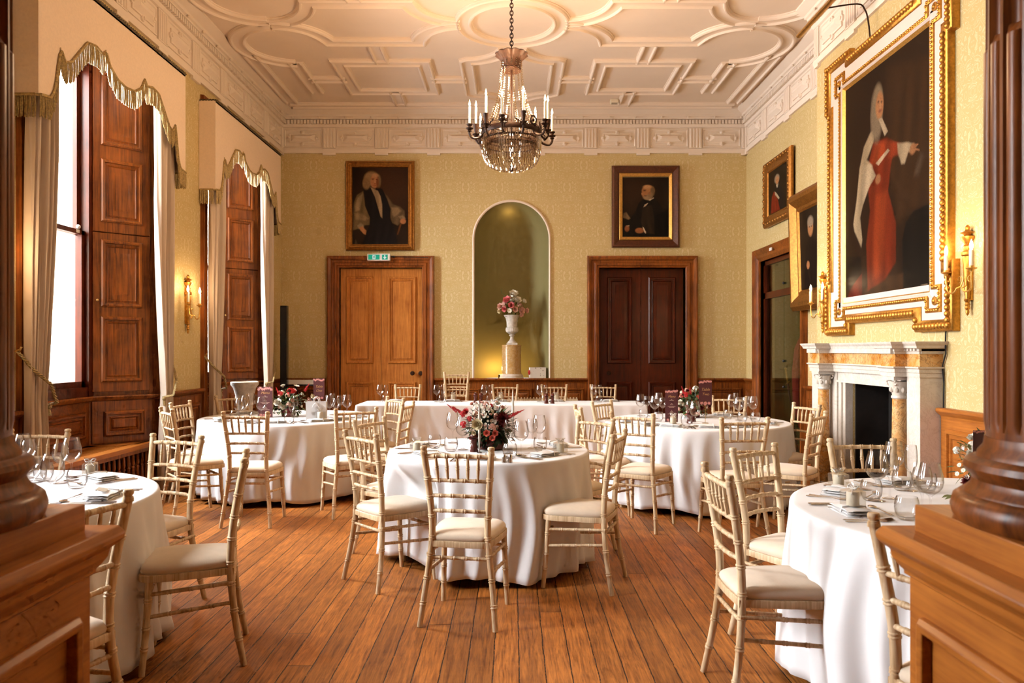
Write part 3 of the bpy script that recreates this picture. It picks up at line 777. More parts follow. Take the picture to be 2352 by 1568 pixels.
for k in range(14):
    a_ = 2 * PI * k / 14
    for j in range(27):
        t_ = j / 26; r = .095 + .03 * t_ + .125 * t_ ** 2.4; zz = .60 - .555 * t_
        rad = .0075 + .0045 * t_
        s.ball((r * math.cos(a_), r * math.sin(a_), zz), rad, 6, 4)
    a2 = a_ + .2
    for j in range(4): s.ball((.093 * math.cos(a2), .093 * math.sin(a2), .69 - .02 * j), .008, 6, 4)
s.build('crystal_strands', 'crystal', ch, smooth=0)['kind'] = 'stuff'
s = MB(); s.lathe([(.255, .0), (.275, -.005), (.28, .02), (.272, .045), (.255, .045), (.25, .02), (.255, 0)], 48, cap=False)
s.lathe([(.235, -.045), (.25, -.045), (.25, -.035), (.235, -.035), (.235, -.045)], 48, cap=False)
s.lathe([(.215, -.10), (.228, -.10), (.228, -.09), (.215, -.09), (.215, -.1)], 48, cap=False)
for k in range(4):
    a_ = PI * k / 4; s.tube([(-.26 * math.cos(a_), -.26 * math.sin(a_), .02), (.26 * math.cos(a_), .26 * math.sin(a_), .02)], .006, 6)
s.build('ring', 'bronze', ch)
for k in range(6):
    s = MB(); a_ = 2 * PI * (k + .25) / 6
    T = Matrix.Rotation(a_, 4, 'Z') @ Matrix.Translation((.27, 0, .085)) @ Matrix.Rotation(PI / 2, 4, 'Y')
    s.lathe([(.045 * (1 + .0), -.004), (.047, 0), (.045, .006), (.03, .008), (.028, .004), (.03, 0)], 16, T, cap=False, flute=lambda a__, z__: 1 + .12 * math.sin(10 * a__))
    s.ball((0, 0, 0), .016, 8, 5, M=T)
    for sg in (-1, 1):
        T = Matrix.Rotation(a_ + PI / 6, 4, 'Z') @ Matrix.Translation((.27, 0, .05))
        s.tube([T @ Vector((0, sg * .02 * q, .02 * q + .01 * math.sin(q * 3))) for q in (0, .6, 1.2, 1.8, 2.2)], [.008, .007, .006, .008, .004], 5)
    s.build('rosette', 'bronze', ch)
CAND = []
for k in range(12):
    a_ = math.radians(30 * k + 18); r = .395 if k % 2 == 0 else .335; zc = .06 if k % 2 == 0 else .115
    s = MB(); ca, sa = math.cos(a_), math.sin(a_)
    s.tube(spl([(ca * q, sa * q, zz) for q, zz in ((.26, .0), (.30, -.045), (r - .03, -.055), (r, -.02), (r, .02))], 14), .0105, 7)
    s.tube([(ca * q, sa * q, zz) for q, zz in ((.27, .03), (.30, .045), (.325, .02), (.315, 0))], [.006, .007, .006, .004], 5)
    T = Matrix.Translation((ca * r, sa * r, 0))
    s.lathe([(.0, .0), (.022, .005), (.012, .015), (.030, .025), (.034, .032), (.012, .038), (.014, .05), (.026, zc + .0), (.028, zc + .008), (.014, zc + .010), (.0, zc + .01)], 12, T)
    s.build('arm', 'bronze', ch)
    s = MB(); h = .165; s.lathe([(.0105, zc), (.0105, zc + h), (.006, zc + h + .003), (0, zc + h + .004)], 10, T); c_ = s.build('candle', 'wax', ch)
    s = MB(); s.lathe([(.0, zc + h), (.009, zc + h + .014), (.010, zc + h + .022), (.006, zc + h + .038), (.0012, zc + h + .06), (0, zc + h + .062)], 8, T); s.build('flame', 'flame', c_)
s = MB()
def prismdrop(s, r, a_, z0, ln, w, tilt=0):
    T = Matrix.Rotation(a_, 4, 'Z') @ Matrix.Translation((r, 0, z0)) @ Matrix.Rotation(tilt, 4, 'Y')
    s.lathe([(0, 0), (w * .6, -.004), (w, -ln * .75), (0, -ln)], 4, T, cap=False)
for tier, (r, z0, ln, n_) in enumerate(((.268, -.005, .075, 74), (.266, -.07, .09, 74), (.242, -.045, .10, 60), (.222, -.10, .11, 54), (.258, -.135, .06, 70))):
    for k in range(n_): prismdrop(s, r, 2 * PI * (k + .5 * (tier % 2)) / n_, z0, ln, .0065, 0)
for t_ in range(9):
    th = (t_ + .3) / 9 * PI / 2; r = .255 * math.cos(th) ** .75; z0 = -.175 - .115 * math.sin(th); n_ = max(6, int(r * 230))
    for k in range(n_): prismdrop(s, r, 2 * PI * (k + .5 * (t_ % 2)) / n_, z0, .038, .007, .3)
s.build('crystal_basket', 'crystal', ch, smooth=0)['kind'] = 'stuff'
s = MB(); s.lathe([(0, -.335), (.016, -.325), (.022, -.305), (.014, -.285), (.02, -.275), (.006, -.26), (0, -.2)], 12); s.build('finial', 'bronze', ch)
def plight(name, loc, energy, col=(1, .66, .37), r=.03, parent=None, typ='POINT', **kw):
    ld = bpy.data.lights.new(name, typ); ld.energy = energy; ld.color = col
    if typ in ('POINT', 'SPOT'): ld.shadow_soft_size = r
    for k, v_ in kw.items(): setattr(ld, k, v_)
    o = bpy.data.objects.new(name, ld); COL.objects.link(o); o.location = loc
    if parent is not None: o.parent = parent
    return o
for k in range(3):
    a_ = 2 * PI * k / 3 + .4; plight('candle_light', (.33 * math.cos(a_), .33 * math.sin(a_), .36), 72, r=.06, parent=ch)

# ---------------------------------------------------------------- wall sconces
def sconce(loc, N_, label, e=4.5):
    rot = math.atan2(N_[1], N_[0])                 # local +x leaves the wall
    t = thing('wall_sconce', label, 'wall light', loc, rot, None)
    s = MB()
    s.lathe([(0, -.31), (.008, -.30), (.013, -.285), (.010, -.27), (.018, -.255), (.013, -.24), (.018, -.23), (.012, -.215), (.02, -.205), (.024, -.195), (.016, -.19), (.034, .10), (.03, .11), (.04, .12), (.042, .14), (.026, .15), (.03, .165), (.03, .18), (.018, .195), (.022, .205), (.045, .235), (.048, .25), (.02, .258), (.03, .27), (.048, .278), (.02, .29), (.014, .30), (.018, .315), (.008, .33), (0, .335)], 20, Matrix.Translation((.03, 0, 0)), flute=lambda a_, z_: 1 + (.08 * abs(math.sin(5 * a_)) if -.18 < z_ < .1 else 0))
    s.box(-.0, .02, -.02, .02, -.2, .2); s.build('backplate', 'gilt', t)
    s = MB()
    for sg in (-1, 1):
        pts = [(.045, sg * .01, -.02), (.06, sg * .03, -.10)]
        pts += [(.09 + .0 * k, sg * (.09 - .06 * math.cos(math.radians(180 * k / 10))) , -.10 - .045 * math.sin(math.radians(180 * k / 10))) for k in range(1, 10)]
        pts += [(.095, sg * .15, -.06), (.095, sg * .152, .0)]
        s.tube(pts, .0062, 7)
        s.tube([(.05 + .05 * 0, sg * (.06 + .022 * math.cos(q)), -.05 + .022 * math.sin(q)) for q in [i * .6 for i in range(9)]], .0035, 5)
        T = Matrix.Translation((.095, sg * .152, 0))
        s.lathe([(.0, -.015), (.012, -.012), (.016, .0), (.034, .008), (.036, .013), (.018, .016), (.018, .028), (.0, .03)], 14, T)
    s.build('arms', 'gilt_bright', t)
    for sg in (-1, 1):
        T = Matrix.Translation((.095, sg * .152, 0))
        s = MB(); s.lathe([(.0145, .028), (.0145, .135), (.01, .14), (0, .14)], 12, T); c_ = s.build('candle_tube', 'wax', t)
        s = MB(); s.lathe([(.008, .14), (.013, .155), (.0135, .17), (.007, .195), (0, .212)], 10, T); s.build('flame_bulb', 'flame', c_)
        plight('bulb_light', (.15, sg * .152, .20), e, parent=t, r=.03)
sconce((XL, 8.22, 1.93), (1, 0), 'two-branch gilt wall light between the two windows')
sconce((XL, 4.99, 1.93), (1, 0), 'two-branch gilt wall light behind the shadowed fluted column', 6)
sconce((XB, 7.86, 1.93), (-1, 0), 'two-branch gilt wall light between the tall portrait and the closet')
sconce((XB, 5.36, 2.00), (-1, 0), 'two-branch gilt wall light beside the tall portrait near the fluted column')

# ---------------------------------------------------------------- paintings
def canvas(nx, ny, w, h, bg, ops, seed=1):
    rng = np.random.default_rng(seed)
    U_, V_ = np.meshgrid((np.arange(nx) + .5) / nx, (np.arange(ny) + .5) / ny)   # v from the top
    img = np.zeros((ny, nx, 3)); img[:] = bg
    lf = np.sin(U_ * 7 + 2 * np.sin(V_ * 5 + seed)) * np.cos(V_ * 6 + seed)
    img *= (1 + .25 * lf)[..., None]
    asp = h / w
    for op in ops:
        k, col, soft = op[0], np.array(op[1]), op[2]
        if k == 'e':
            cx, cy, rx, ry = op[3:7]; rot = op[7] if len(op) > 7 else 0
            dx, dy = (U_ - cx), (V_ - cy) * asp; c_, s_ = math.cos(rot), math.sin(rot)
            d = np.sqrt(((dx * c_ + dy * s_) / rx) ** 2 + ((-dx * s_ + dy * c_) / (ry * asp)) ** 2)
            al = np.clip((1 - d) / max(soft, .01) + .5, 0, 1)
        else:
            P = [(a_, b_) for a_, b_ in op[3]]; ins = np.zeros_like(U_, bool); dist = np.full_like(U_, 9.)
            for (x1, y1), (x2, y2) in zip(P, P[1:] + P[:1]):
                cnd = ((y1 > V_) != (y2 > V_)) & (U_ < (x2 - x1) * (V_ - y1) / ((y2 - y1) or 1e-9) + x1); ins ^= cnd
                ex, ey = x2 - x1, (y2 - y1) * asp; L2 = ex * ex + ey * ey + 1e-12
                tt = np.clip(((U_ - x1) * ex + (V_ - y1) * asp * ey) / L2, 0, 1)
                dist = np.minimum(dist, np.hypot(U_ - x1 - tt * ex, (V_ - y1) * asp - tt * ey))
            al = np.clip(np.where(ins, dist, -dist) / max(soft * .12, .004) + .5, 0, 1)
        fold = 1 + .26 * np.sin(U_ * 44 + 2.4 * np.sin(V_ * 5 + seed)) * (.6 + .4 * np.sin(V_ * 13 + U_ * 5)) * (1 if k == 'p' else 0)
        img = img * (1 - al[..., None]) + (col * fold[..., None]) * al[..., None]
    img *= 1 + .08 * rng.standard_normal((ny, nx, 1))
    return np.clip(img * np.array((.72, .62, .50)), .001, 1)
def paint_obj(M, rect, nx, ny, img, parent):
    u0, u1, v0, v1 = rect; s = MB(); v = []; cols = []
    for j in range(ny + 1):
        for i in range(nx + 1): v.append(M @ Vector((u0 + (u1 - u0) * i / nx, v1 - (v1 - v0) * j / ny, rect_h)))
    W_ = nx + 1
    s.add(v, [(j * W_ + i, (j + 1) * W_ + i, (j + 1) * W_ + i + 1, j * W_ + i + 1) for j in range(ny) for i in range(nx)])
    o = s.build('canvas', 'oil_paint', parent, smooth=0); at = o.data.color_attributes.new('Col', 'FLOAT_COLOR', 'CORNER')
    arr = np.ones((ny * nx, 4, 4)); arr[:, :, :3] = img.reshape(-1, 1, 3); at.data.foreach_set('color', arr.ravel().astype(np.float32)); return o
rect_h = .02
def framed(M, outer, inner, prof, mat, label, nx, ny, bg, ops, slip=None, seed=1, ornament=None, loc=(0, 0, 0)):
    t = thing('portrait_painting', label, 'painting', loc); Mi = Matrix.Translation(Vector(loc)).inverted() @ M
    w = inner[0] - outer[0]; s = MB()
    s.rings(outer, [(0, .0)] + [(w * a_, h) for a_, h in prof] + [(w, .012)], Mi, fill=False); s.build('frame', mat, t, smooth=20)
    if slip:
        s = MB(); s.rings((outer[0] + w * slip[0], outer[1] - w * slip[0], outer[2] + w * slip[0], outer[3] - w * slip[0]), [(0, slip[2]), (w * .06, slip[2] + .012), (w * (slip[1] - slip[0]), .018)], Mi, fill=False); s.build('slip', 'gilt_bright', t, smooth=0)
    if ornament:
        s = MB(); o_, sz, st = ornament; u0, u1, v0, v1 = outer[0] + w * o_, outer[1] - w * o_, outer[2] + w * o_, outer[3] - w * o_
        for pa, pb in (((u0, v0), (u1, v0)), ((u1, v0), (u1, v1)), ((u1, v1), (u0, v1)), ((u0, v1), (u0, v0))):
            ln = math.hypot(pb[0] - pa[0], pb[1] - pa[1]); k = int(ln / st)
            for i in range(k):
                f_ = (i + .5) / k; s.ball(Mi @ Vector((pa[0] + (pb[0] - pa[0]) * f_, pa[1] + (pb[1] - pa[1]) * f_, ornament_h)), sz * (1 if i % 2 else .75), 6, 4)
        s.build('carved_border', mat if mat != 'frame_brown' else 'frame_brown', t, smooth=60)
    img = canvas(nx, ny, inner[1] - inner[0], inner[3] - inner[2], bg, ops, seed)
    paint_obj(Mi, inner, nx, ny, img, t); return t
ornament_h = .05
M = plane_frame((0, YB - .02, 0), (1, 0, 0), (0, 0, 1))
def q1(X, Y): return ((X - 195) / 805, (Y - 225) / 1105)
def e1(X, Y, rx, ry, col, soft=.25, rot=0): a_ = q1(X, Y); return ('e', col, soft, a_[0], a_[1], rx / 805, ry / 1105, rot)
def p1(col, soft, *P): return ('p', col, soft, [q1(*p) for p in P])
ops = [e1(760, 480, 330, 330, (.055, .025, .014), 1.2),
 p1((.16, .115, .06), .15, (350, 565), (260, 620), (212, 740), (203, 900), (200, 1130), (270, 1110), (330, 1060), (450, 1050), (450, 950), (390, 800), (370, 640)),
 p1((.30, .23, .14), .2, (340, 600), (270, 660), (225, 780), (232, 860), (300, 840), (330, 700)),
 p1((.26, .19, .11), .3, (215, 880), (330, 890), (430, 960), (380, 990), (250, 975)),
 p1((.12, .08, .045), .2, (640, 570), (700, 640), (780, 755), (880, 790), (945, 850), (950, 940), (900, 1010), (850, 1060), (760, 1020), (735, 900), (745, 820)),
 p1((.26, .18, .10), .25, (760, 800), (850, 800), (900, 850), (850, 900), (790, 940), (770, 900)),
 p1((.010, .008, .010), .12, (345, 510), (455, 500), (620, 530), (650, 580), (700, 700), (745, 830), (740, 960), (800, 1100), (850, 1330), (330, 1330), (440, 1060), (445, 940), (375, 780), (362, 640)),
 p1((.36, .27, .17), .12, (455, 508), (560, 560), (600, 640), (622, 760), (625, 955), (600, 930), (560, 790), (520, 650)),
 e1(470, 385, 108, 105, (.30, .20, .11), .3), e1(395, 455, 55, 85, (.25, .16, .085), .4), e1(575, 420, 32, 90, (.20, .13, .07), .5),
 e1(512, 425, 58, 100, (.46, .22, .11), .25), e1(520, 340, 45, 30, (.50, .28, .15), .6), e1(555, 440, 18, 70, (.22, .08, .04), .8),
 e1(488, 398, 13, 6, (.07, .02, .01), .5), e1(545, 398, 11, 6, (.07, .02, .01), .5), e1(487, 385, 20, 5, (.16, .06, .03), .6), e1(520, 430, 8, 28, (.56, .30, .17), .6), e1(519, 455, 15, 6, (.30, .10, .05), .6), e1(517, 478, 18, 5, (.28, .05, .03), .5),
 p1((.30, .24, .16), .2, (265, 1060), (310, 1020), (360, 1060), (350, 1110), (285, 1110)),
 p1((.46, .22, .10), .15, (290, 1090), (340, 1070), (370, 1110), (395, 1135), (385, 1195), (350, 1175), (310, 1130)),
 p1((.28, .20, .12), .2, (860, 930), (920, 910), (960, 960), (900, 985)), e1(925, 1000, 42, 38, (.45, .20, .09), .4),
 p1((.15, .055, .02), .08, (880, 1030), (905, 1040), (855, 1195), (835, 1190)), p1((.10, .08, .06), .1, (225, 1330), (240, 1260), (270, 1330))]
ornament_h = .045
framed(M, (bx(796), bx(953), bz(576), bz(371)), (bx(811), bx(938.5), bz(561.5), bz(386)), [(.0, .03), (.12, .045), (.25, .035), (.4, .05), (.55, .035), (.7, .04), (.85, .025), (.95, .03)], 'gilt_old', 'gilt-framed portrait of a grey-wigged robed man above the double door with the green sign', 110, 150, (.022, .012, .007), ops, seed=2, loc=(bx(874), YB - .02, bz(576)))
def q1(X, Y): return ((X - 282) / 745, (Y - 272) / 970)
def e1(X, Y, rx, ry, col, soft=.25, rot=0): a_ = q1(X, Y); return ('e', col, soft, a_[0], a_[1], rx / 745, ry / 970, rot)
ops = [e1(450, 520, 260, 260, (.040, .022, .012), 1.2),
 p1((.011, .009, .008), .15, (600, 640), (720, 610), (820, 620), (900, 720), (960, 900), (1027, 1242), (282, 1242), (300, 1000), (420, 930), (500, 820), (540, 700)),
 p1((.028, .02, .014), .15, (610, 760), (760, 720), (790, 900), (800, 1200), (640, 1180), (580, 1000)),
 e1(700, 490, 103, 92, (.46, .23, .10), .2), e1(650, 540, 55, 70, (.42, .20, .09), .4), e1(770, 500, 35, 75, (.20, .13, .07), .5), e1(680, 430, 60, 30, (.58, .33, .17), .8),
 e1(690, 600, 72, 42, (.34, .24, .15), .4), e1(735, 560, 40, 50, (.28, .19, .11), .6), e1(602, 540, 14, 20, (.46, .24, .12), .4), e1(640, 492, 22, 7, (.05, .02, .01), .5), e1(640, 478, 30, 8, (.16, .08, .04), .6), e1(655, 575, 25, 7, (.12, .04, .02), .6), e1(725, 530, 14, 24, (.34, .15, .07), .5),
 p1((.62, .52, .40), .06, (700, 645), (760, 615), (790, 598), (792, 615), (730, 650)), p1((.62, .50, .38), .06, (622, 760), (640, 715), (700, 690), (660, 740)),
 p1((.20, .14, .08), .2, (290, 930), (300, 860), (340, 840), (410, 940), (380, 960)), e1(560, 1140, 72, 44, (.34, .14, .06), .35), p1((.60, .52, .42), .04, (605, 1080), (625, 1090), (665, 1165), (662, 1190), (640, 1175)),
 e1(355, 1110, 38, 50, (.28, .11, .05), .4), p1((.40, .30, .2), .1, (340, 1060), (390, 1052), (395, 1070), (350, 1075)), p1((.006, .005, .005), .1, (800, 900), (1020, 800), (1020, 1240), (820, 1240))]
framed(M, (bx(1404.5), bx(1559.5), bz(569), bz(382)), (bx(1429), bx(1534), bz(544.5), bz(408.5)), [(.0, .03), (.08, .05), (.2, .055), (.3, .045), (.62, .02), (.66, .02)], 'frame_brown', 'dark-framed portrait of a bald bearded man in black over the unlit double door', 100, 130, (.020, .013, .008), ops, slip=(.68, 1.0, .03), seed=5, ornament=(.14, .011, .02), loc=(bx(1482), YB - .02, bz(569)))
# right wall pictures: u runs towards the camera
Mr = plane_frame((XR - .03, 0, 0), (0, -1, 0), (0, 0, 1))
ops = [('p', (.012, .010, .012), .2, [(.2, .98), (.25, .5), (.4, .4), (.6, .42), (.8, .6), (.85, 1)]), ('p', (.20, .02, .008), .2, [(.12, 1), (.18, .62), (.3, .5), (.5, .72), (.62, 1)]), ('p', (.5, .42, .32), .08, [(.34, .52), (.42, .56), (.6, .72), (.56, .75), (.36, .6)]),
 ('e', (.32, .26, .2), .4, .46, .25, .13, .10), ('e', (.50, .26, .13), .3, .48, .29, .085, .085), ('e', (.17, .085, .05), .8, .45, .28, .02, .01), ('e', (.17, .085, .05), .8, .52, .28, .02, .01), ('p', (.5, .44, .36), .1, [(.42, .38), (.54, .38), (.5, .46), (.46, .46)])]
framed(Mr, (-10.66, -9.62, 3.15, 4.05), (-10.50, -9.78, 3.31, 3.89), [(.0, .03), (.15, .055), (.3, .06), (.5, .04), (.75, .03), (.9, .035)], 'gilt_old', 'small gilt-framed portrait of a figure in red high above the closet', 60, 70, (.020, .013, .008), ops, seed=7, ornament=(.28, .028, .05), loc=(XR - .03, 10.14, 3.15))
Ml = plane_frame((XR - .13, 0, 0), (0, -1, 0), (0, 0, 1)) @ Matrix.Translation((0, 1.92, 0)) @ Matrix.Rotation(math.radians(1.5), 4, 'X') @ Matrix.Translation((0, -1.92, 0))
ops = [('p', (.012, .009, .008), .3, [(.15, 1), (.25, .5), (.4, .36), (.6, .36), (.8, .5), (.9, 1)]), ('e', (.42, .22, .11), .3, .5, .24, .12, .11), ('e', (.3, .26, .22), .5, .5, .17, .13, .07), ('e', (.05, .02, .01), .5, .46, .23, .02, .008), ('e', (.05, .02, .01), .5, .55, .23, .02, .008), ('e', (.4, .2, .1), .4, .35, .7, .07, .05)]
framed(Ml, (-9.27, -8.15, 1.92, 3.32), (-9.03, -8.39, 2.16, 3.08), [(.0, .04), (.06, .055), (.2, .085), (.4, .09), (.55, .07), (.75, .035), (.9, .04)], 'gilt_old', 'gilt-framed dark portrait half hidden by the chimney breast beside the closet', 60, 80, (.020, .014, .010), ops, seed=9, loc=(XR - .13, 8.71, 1.92))
# tall portrait over the fireplace in an eared frame
PX = XB - .06
def pm(X, Y):
    px = 1700 + X / 1.96; py = Y / 1.96; D = (PX + .01) * F / (px - CX); z = wz(py, D)
    return ((7.32 - D) / 1.48, (3.95 - z) / 2.03)
def e1(X, Y, X2, Y2, col, soft=.25):
    a_ = pm(X, Y); b_ = pm(X2, Y2); return ('e', col, soft, (a_[0] + b_[0]) / 2, (a_[1] + b_[1]) / 2, abs(b_[0] - a_[0]) / 2, abs(b_[1] - a_[1]) / 2)
def p1(col, soft, *P): return ('p', col, soft, [pm(*p) for p in P])
ops = [p1((.055, .025, .010), .5, (650, 300), (840, 250), (840, 900), (700, 1000), (650, 700)),
 p1((.008, .006, .005), .05, (722, 1318), (718, 1080), (735, 1000), (770, 950), (845, 915), (846, 1300)),
 p1((.065, .030, .012), .15, (535, 1340), (560, 1290), (660, 1240), (722, 1230), (722, 1318)),
 p1((.17, .012, .006), .15, (472, 1362), (480, 1320), (515, 1250), (538, 1225), (540, 1345)), p1((.010, .006, .005), .06, (470, 1155), (533, 1155), (538, 1230), (500, 1280), (474, 1310)),
 p1((.22, .028, .008), .15, (590, 640), (650, 620), (690, 640), (668, 740), (655, 860), (690, 1000), (690, 1180), (640, 1260), (565, 1308), (558, 1100), (575, 950), (560, 780)),
 p1((.38, .06, .015), .2, (600, 640), (655, 640), (650, 700), (610, 740), (580, 740)), p1((.34, .055, .015), .3, (600, 880), (650, 860), (640, 1000), (630, 1230), (585, 1260), (590, 1050)),
 p1((.52, .44, .32), .12, (575, 600), (600, 570), (590, 640), (560, 720), (585, 745), (595, 800), (560, 860), (545, 915), (530, 980), (540, 1080), (535, 1112), (505, 1040), (500, 1010), (515, 900), (528, 760), (548, 660)),
 p1((.60, .52, .40), .12, (545, 745), (578, 740), (600, 790), (575, 830), (545, 915), (537, 860)),
 p1((.30, .045, .015), .15, (640, 640), (700, 640), (760, 660), (740, 690), (690, 700), (650, 720)),
 p1((.50, .42, .31), .12, (697, 645), (745, 640), (770, 648), (772, 680), (745, 685), (730, 735), (715, 738), (700, 690)), e1(752, 652, 780, 688, (.44, .22, .11), .5), p1((.42, .2, .1), .05, (765, 655), (790, 645), (792, 650), (775, 665), (797, 672), (796, 678), (775, 676)),
 e1(578, 415, 630, 620, (.30, .25, .19), .4), e1(590, 395, 632, 520, (.32, .27, .2), .4), e1(600, 425, 635, 525, (.55, .28, .14), .3), e1(608, 455, 616, 462, (.17, .085, .05), .8), e1(622, 455, 630, 462, (.17, .085, .05), .8), e1(612, 495, 628, 501, (.36, .14, .09), .8), e1(617, 462, 625, 488, (.62, .35, .2), .6),
 p1((.55, .48, .38), .06, (612, 535), (628, 530), (655, 590), (640, 612)), p1((.62, .52, .40), .05, (600, 735), (655, 668), (662, 678), (612, 745)), e1(599, 790, 622, 822, (.42, .20, .10), .5),
 p1((.10, .07, .05), .3, (775, 780), (800, 690), (812, 700), (790, 790)), p1((.40, .34, .24), .02, (800, 1284), (832, 1276), (832, 1279), (800, 1287)), p1((.40, .34, .24), .02, (795, 1292), (845, 1284), (845, 1287), (795, 1295))]
t = thing('portrait_painting', 'huge full-length portrait of a standing man in red and white robes over the fireplace', 'painting', (XB, 6.6, 1.6))
Mo = Matrix.Translation((XB, 6.6, 1.6)).inverted()
ML = Mo @ plane_frame((XB, 7.70, 1.60), (0, -1, 0), (0, 0, 1)); FW, FH = 2.19, 2.70
def eared(d, e, k):   # inset d, ear size e, step k
    x0, x1, y0, y1 = d, FW - d, d, FH - d
    return [(x0, y0), (x0 + e, y0), (x0 + e, y0 + k), (x1 - e, y0 + k), (x1 - e, y0), (x1, y0), (x1, y0 + e), (x1 - .06, y0 + e), (x1 - .06, y1 - e), (x1, y1 - e), (x1, y1), (x1 - e, y1), (x1 - e, y1 - k * .6), (x0 + e, y1 - k * .6), (x0 + e, y1), (x0, y1), (x0, y1 - e), (x0 + .06, y1 - e), (x0 + .06, y0 + e), (x0, y0 + e)]
s = MB(); P = eared(.0, .50, .11)
s.sweep(P, [(0, .01), (0, .035), (.03, .045), (.24, .045), (.24, .02)], True, ML); recalc(s.build('frame', 'frame_white', t, smooth=0))
s = MB(); s.sweep(P, [(-.012, .0), (-.012, .05), (.0, .064), (.035, .072), (.07, .062), (.078, .046)], True, ML)
for (a0, a1), (b0, b1) in zip(P, P[1:] + P[:1]):
    ln = math.hypot(b0 - a0, b1 - a1); k = max(1, int(ln / .045)); dx, dy = (b0 - a0) / ln, (b1 - a1) / ln
    for i in range(k):
        f_ = (i + .5) / k * ln; c_ = Vector((a0 + dx * f_ - dy * .03, a1 + dy * f_ + dx * .03, .068)); s.ball(ML @ c_, .026, 8, 5)
recalc(s.build('outer_gilt_moulding', 'gilt', t, smooth=50))
IN = (.38, FW - .33, .32, FH - .35)
def keyed(x0, x1, y0, y1, e):
    return [(x0, y0 - e), (x0, y0), (x0 + .0, y0)] if False else [(x0 - e, y0 - e), (x0 + e * .35, y0 - e), (x0 + e * .35, y0 - e * .25), (x1 - e * .35, y0 - e * .25), (x1 - e * .35, y0 - e), (x1 + e, y0 - e), (x1 + e, y0 + e * .35), (x1 + e * .25, y0 + e * .35), (x1 + e * .25, y1 - e * .35), (x1 + e, y1 - e * .35), (x1 + e, y1 + e), (x1 - e * .35, y1 + e), (x1 - e * .35, y1 + e * .25), (x0 + e * .35, y1 + e * .25), (x0 + e * .35, y1 + e), (x0 - e, y1 + e), (x0 - e, y1 - e * .35), (x0 - e * .25, y1 - e * .35), (x0 - e * .25, y0 + e * .35), (x0 - e, y0 + e * .35)]
KP = keyed(IN[0] - .04, IN[1] + .04, IN[2] - .04, IN[3] + .04, .13)
s = MB(); s.sweep(KP, [(-.018, .044), (-.016, .058), (0, .066), (.016, .058), (.018, .044)], True, ML)
for (a0, a1), (b0, b1) in zip(KP, KP[1:] + KP[:1]):
    ln = math.hypot(b0 - a0, b1 - a1); k = max(1, int(ln / .034)); dx, dy = (b0 - a0) / ln, (b1 - a1) / ln
    for i in range(k):
        f_ = (i + .5) / k * ln; s.ball(ML @ Vector((a0 + dx * f_, a1 + dy * f_, .062)), .013, 6, 4)
for cx_, cy_ in ((IN[0] - .1, IN[2] - .1), (IN[1] + .1, IN[2] - .1), (IN[1] + .1, IN[3] + .1), (IN[0] - .1, IN[3] + .1)): s.lathe([(.032, .044), (.034, .056), (.018, .058), (.014, .066), (0, .07)], 12, ML @ Matrix.Translation((cx_, cy_, 0)))
recalc(s.build('inner_gilt_moulding', 'gilt', t, smooth=50))
s = MB(); s.rings((IN[0] - .075, IN[1] + .075, IN[2] - .075, IN[3] + .075), [(0, .045), (.03, .058), (.045, .04)], ML, fill=False); s.build('fascia', 'frame_white', t, smooth=0)
s = MB(); s.rings((IN[0] - .03, IN[1] + .03, IN[2] - .03, IN[3] + .03), [(0, .04), (.004, .052), (.03, .03)], ML, fill=False); s.build('slip', 'gilt_bright', t, smooth=0)
rect_h = .03
img = canvas(170, 230, 1.48, 2.03, (.030, .014, .007), ops, 4) * .62; paint_obj(ML, (.38, .38 + 1.48, .32, .32 + 2.03), 170, 230, img, t)
# picture light over the tall portrait
t = thing('picture_light', 'long brass picture light on a curved arm above the tall portrait', 'picture light', (XB - .06, 6.3, 4.2))
for yy in (.45, -.35): s = MB(); s.tube(spl([(.0, yy, .0), (-.02, yy, .18), (-.05, yy, .28), (-.12, yy, .33), (-.42, yy - .02, .28)], 16), .007, 6); s.build('arm', 'bronze', t)
s = MB(); s.tube([(-.43, 1.0, .27), (-.43, -.9, .27)], .028, 10, flat=.7); s.build('lamp_shade', 'brass', t)
plug = MB(); plug.tube([(XB - .012, 5.66, 1.6), (XB - .015, 5.66, 1.5), (XB - .015, 5.655, 1.42), (XB - .014, 5.70, 1.33), (XB - .012, 5.685, 1.2), (XB - .012, 5.69, 1.0)], .006, 5)
tag(plug.build('cable', 'black', loc=(0, 0, 0)), 'dark cable running down the wall behind the marble mantel edge', 'cable')

# ---------------------------------------------------------------- fireplace
FC = 6.75
fp = thing('fireplace', 'white and veined yellow marble fireplace with two columns', 'fireplace', (XB - .002, FC, 0))
MF = Matrix.Translation((XB - .002, FC, 0)).inverted() @ plane_frame((XB - .002, FC, 0), (0, -1, 0), (0, 0, 1))
def fb_(s, u0, u1, z0, z1, h0, h1): s.add([MF @ Vector(q) for q in ((u0, z0, h0), (u1, z0, h0), (u1, z1, h0), (u0, z1, h0), (u0, z0, h1), (u1, z0, h1), (u1, z1, h1), (u0, z1, h1))], [(0, 3, 2, 1), (4, 5, 6, 7), (0, 1, 5, 4), (2, 3, 7, 6), (0, 4, 7, 3), (1, 2, 6, 5)])
s = MB()
for g in (-1, 1):
    a_, b_ = sorted((g * .84, g * 1.03)); fb_(s, a_, b_, 0, 1.24, 0, .17); fb_(s, a_ - .015, b_ + .015, 0, .13, 0, .185)
    a_, b_ = sorted((g * .60, g * .84)); fb_(s, a_, b_, 0, 1.24, 0, .10)
    a_, b_ = sorted((g * .48, g * .60)); fb_(s, a_, b_, 0, 1.138, 0, .07); a_, b_ = sorted((g * .535, g * .60)); fb_(s, a_, b_, 0, 1.19, .07, .085)
fb_(s, -.60, .60, 1.138, 1.24, 0, .09); fb_(s, -.6, .6, 1.138, 1.16, .07, .10)
s.build('surround', 'marble_white', fp, smooth=0)
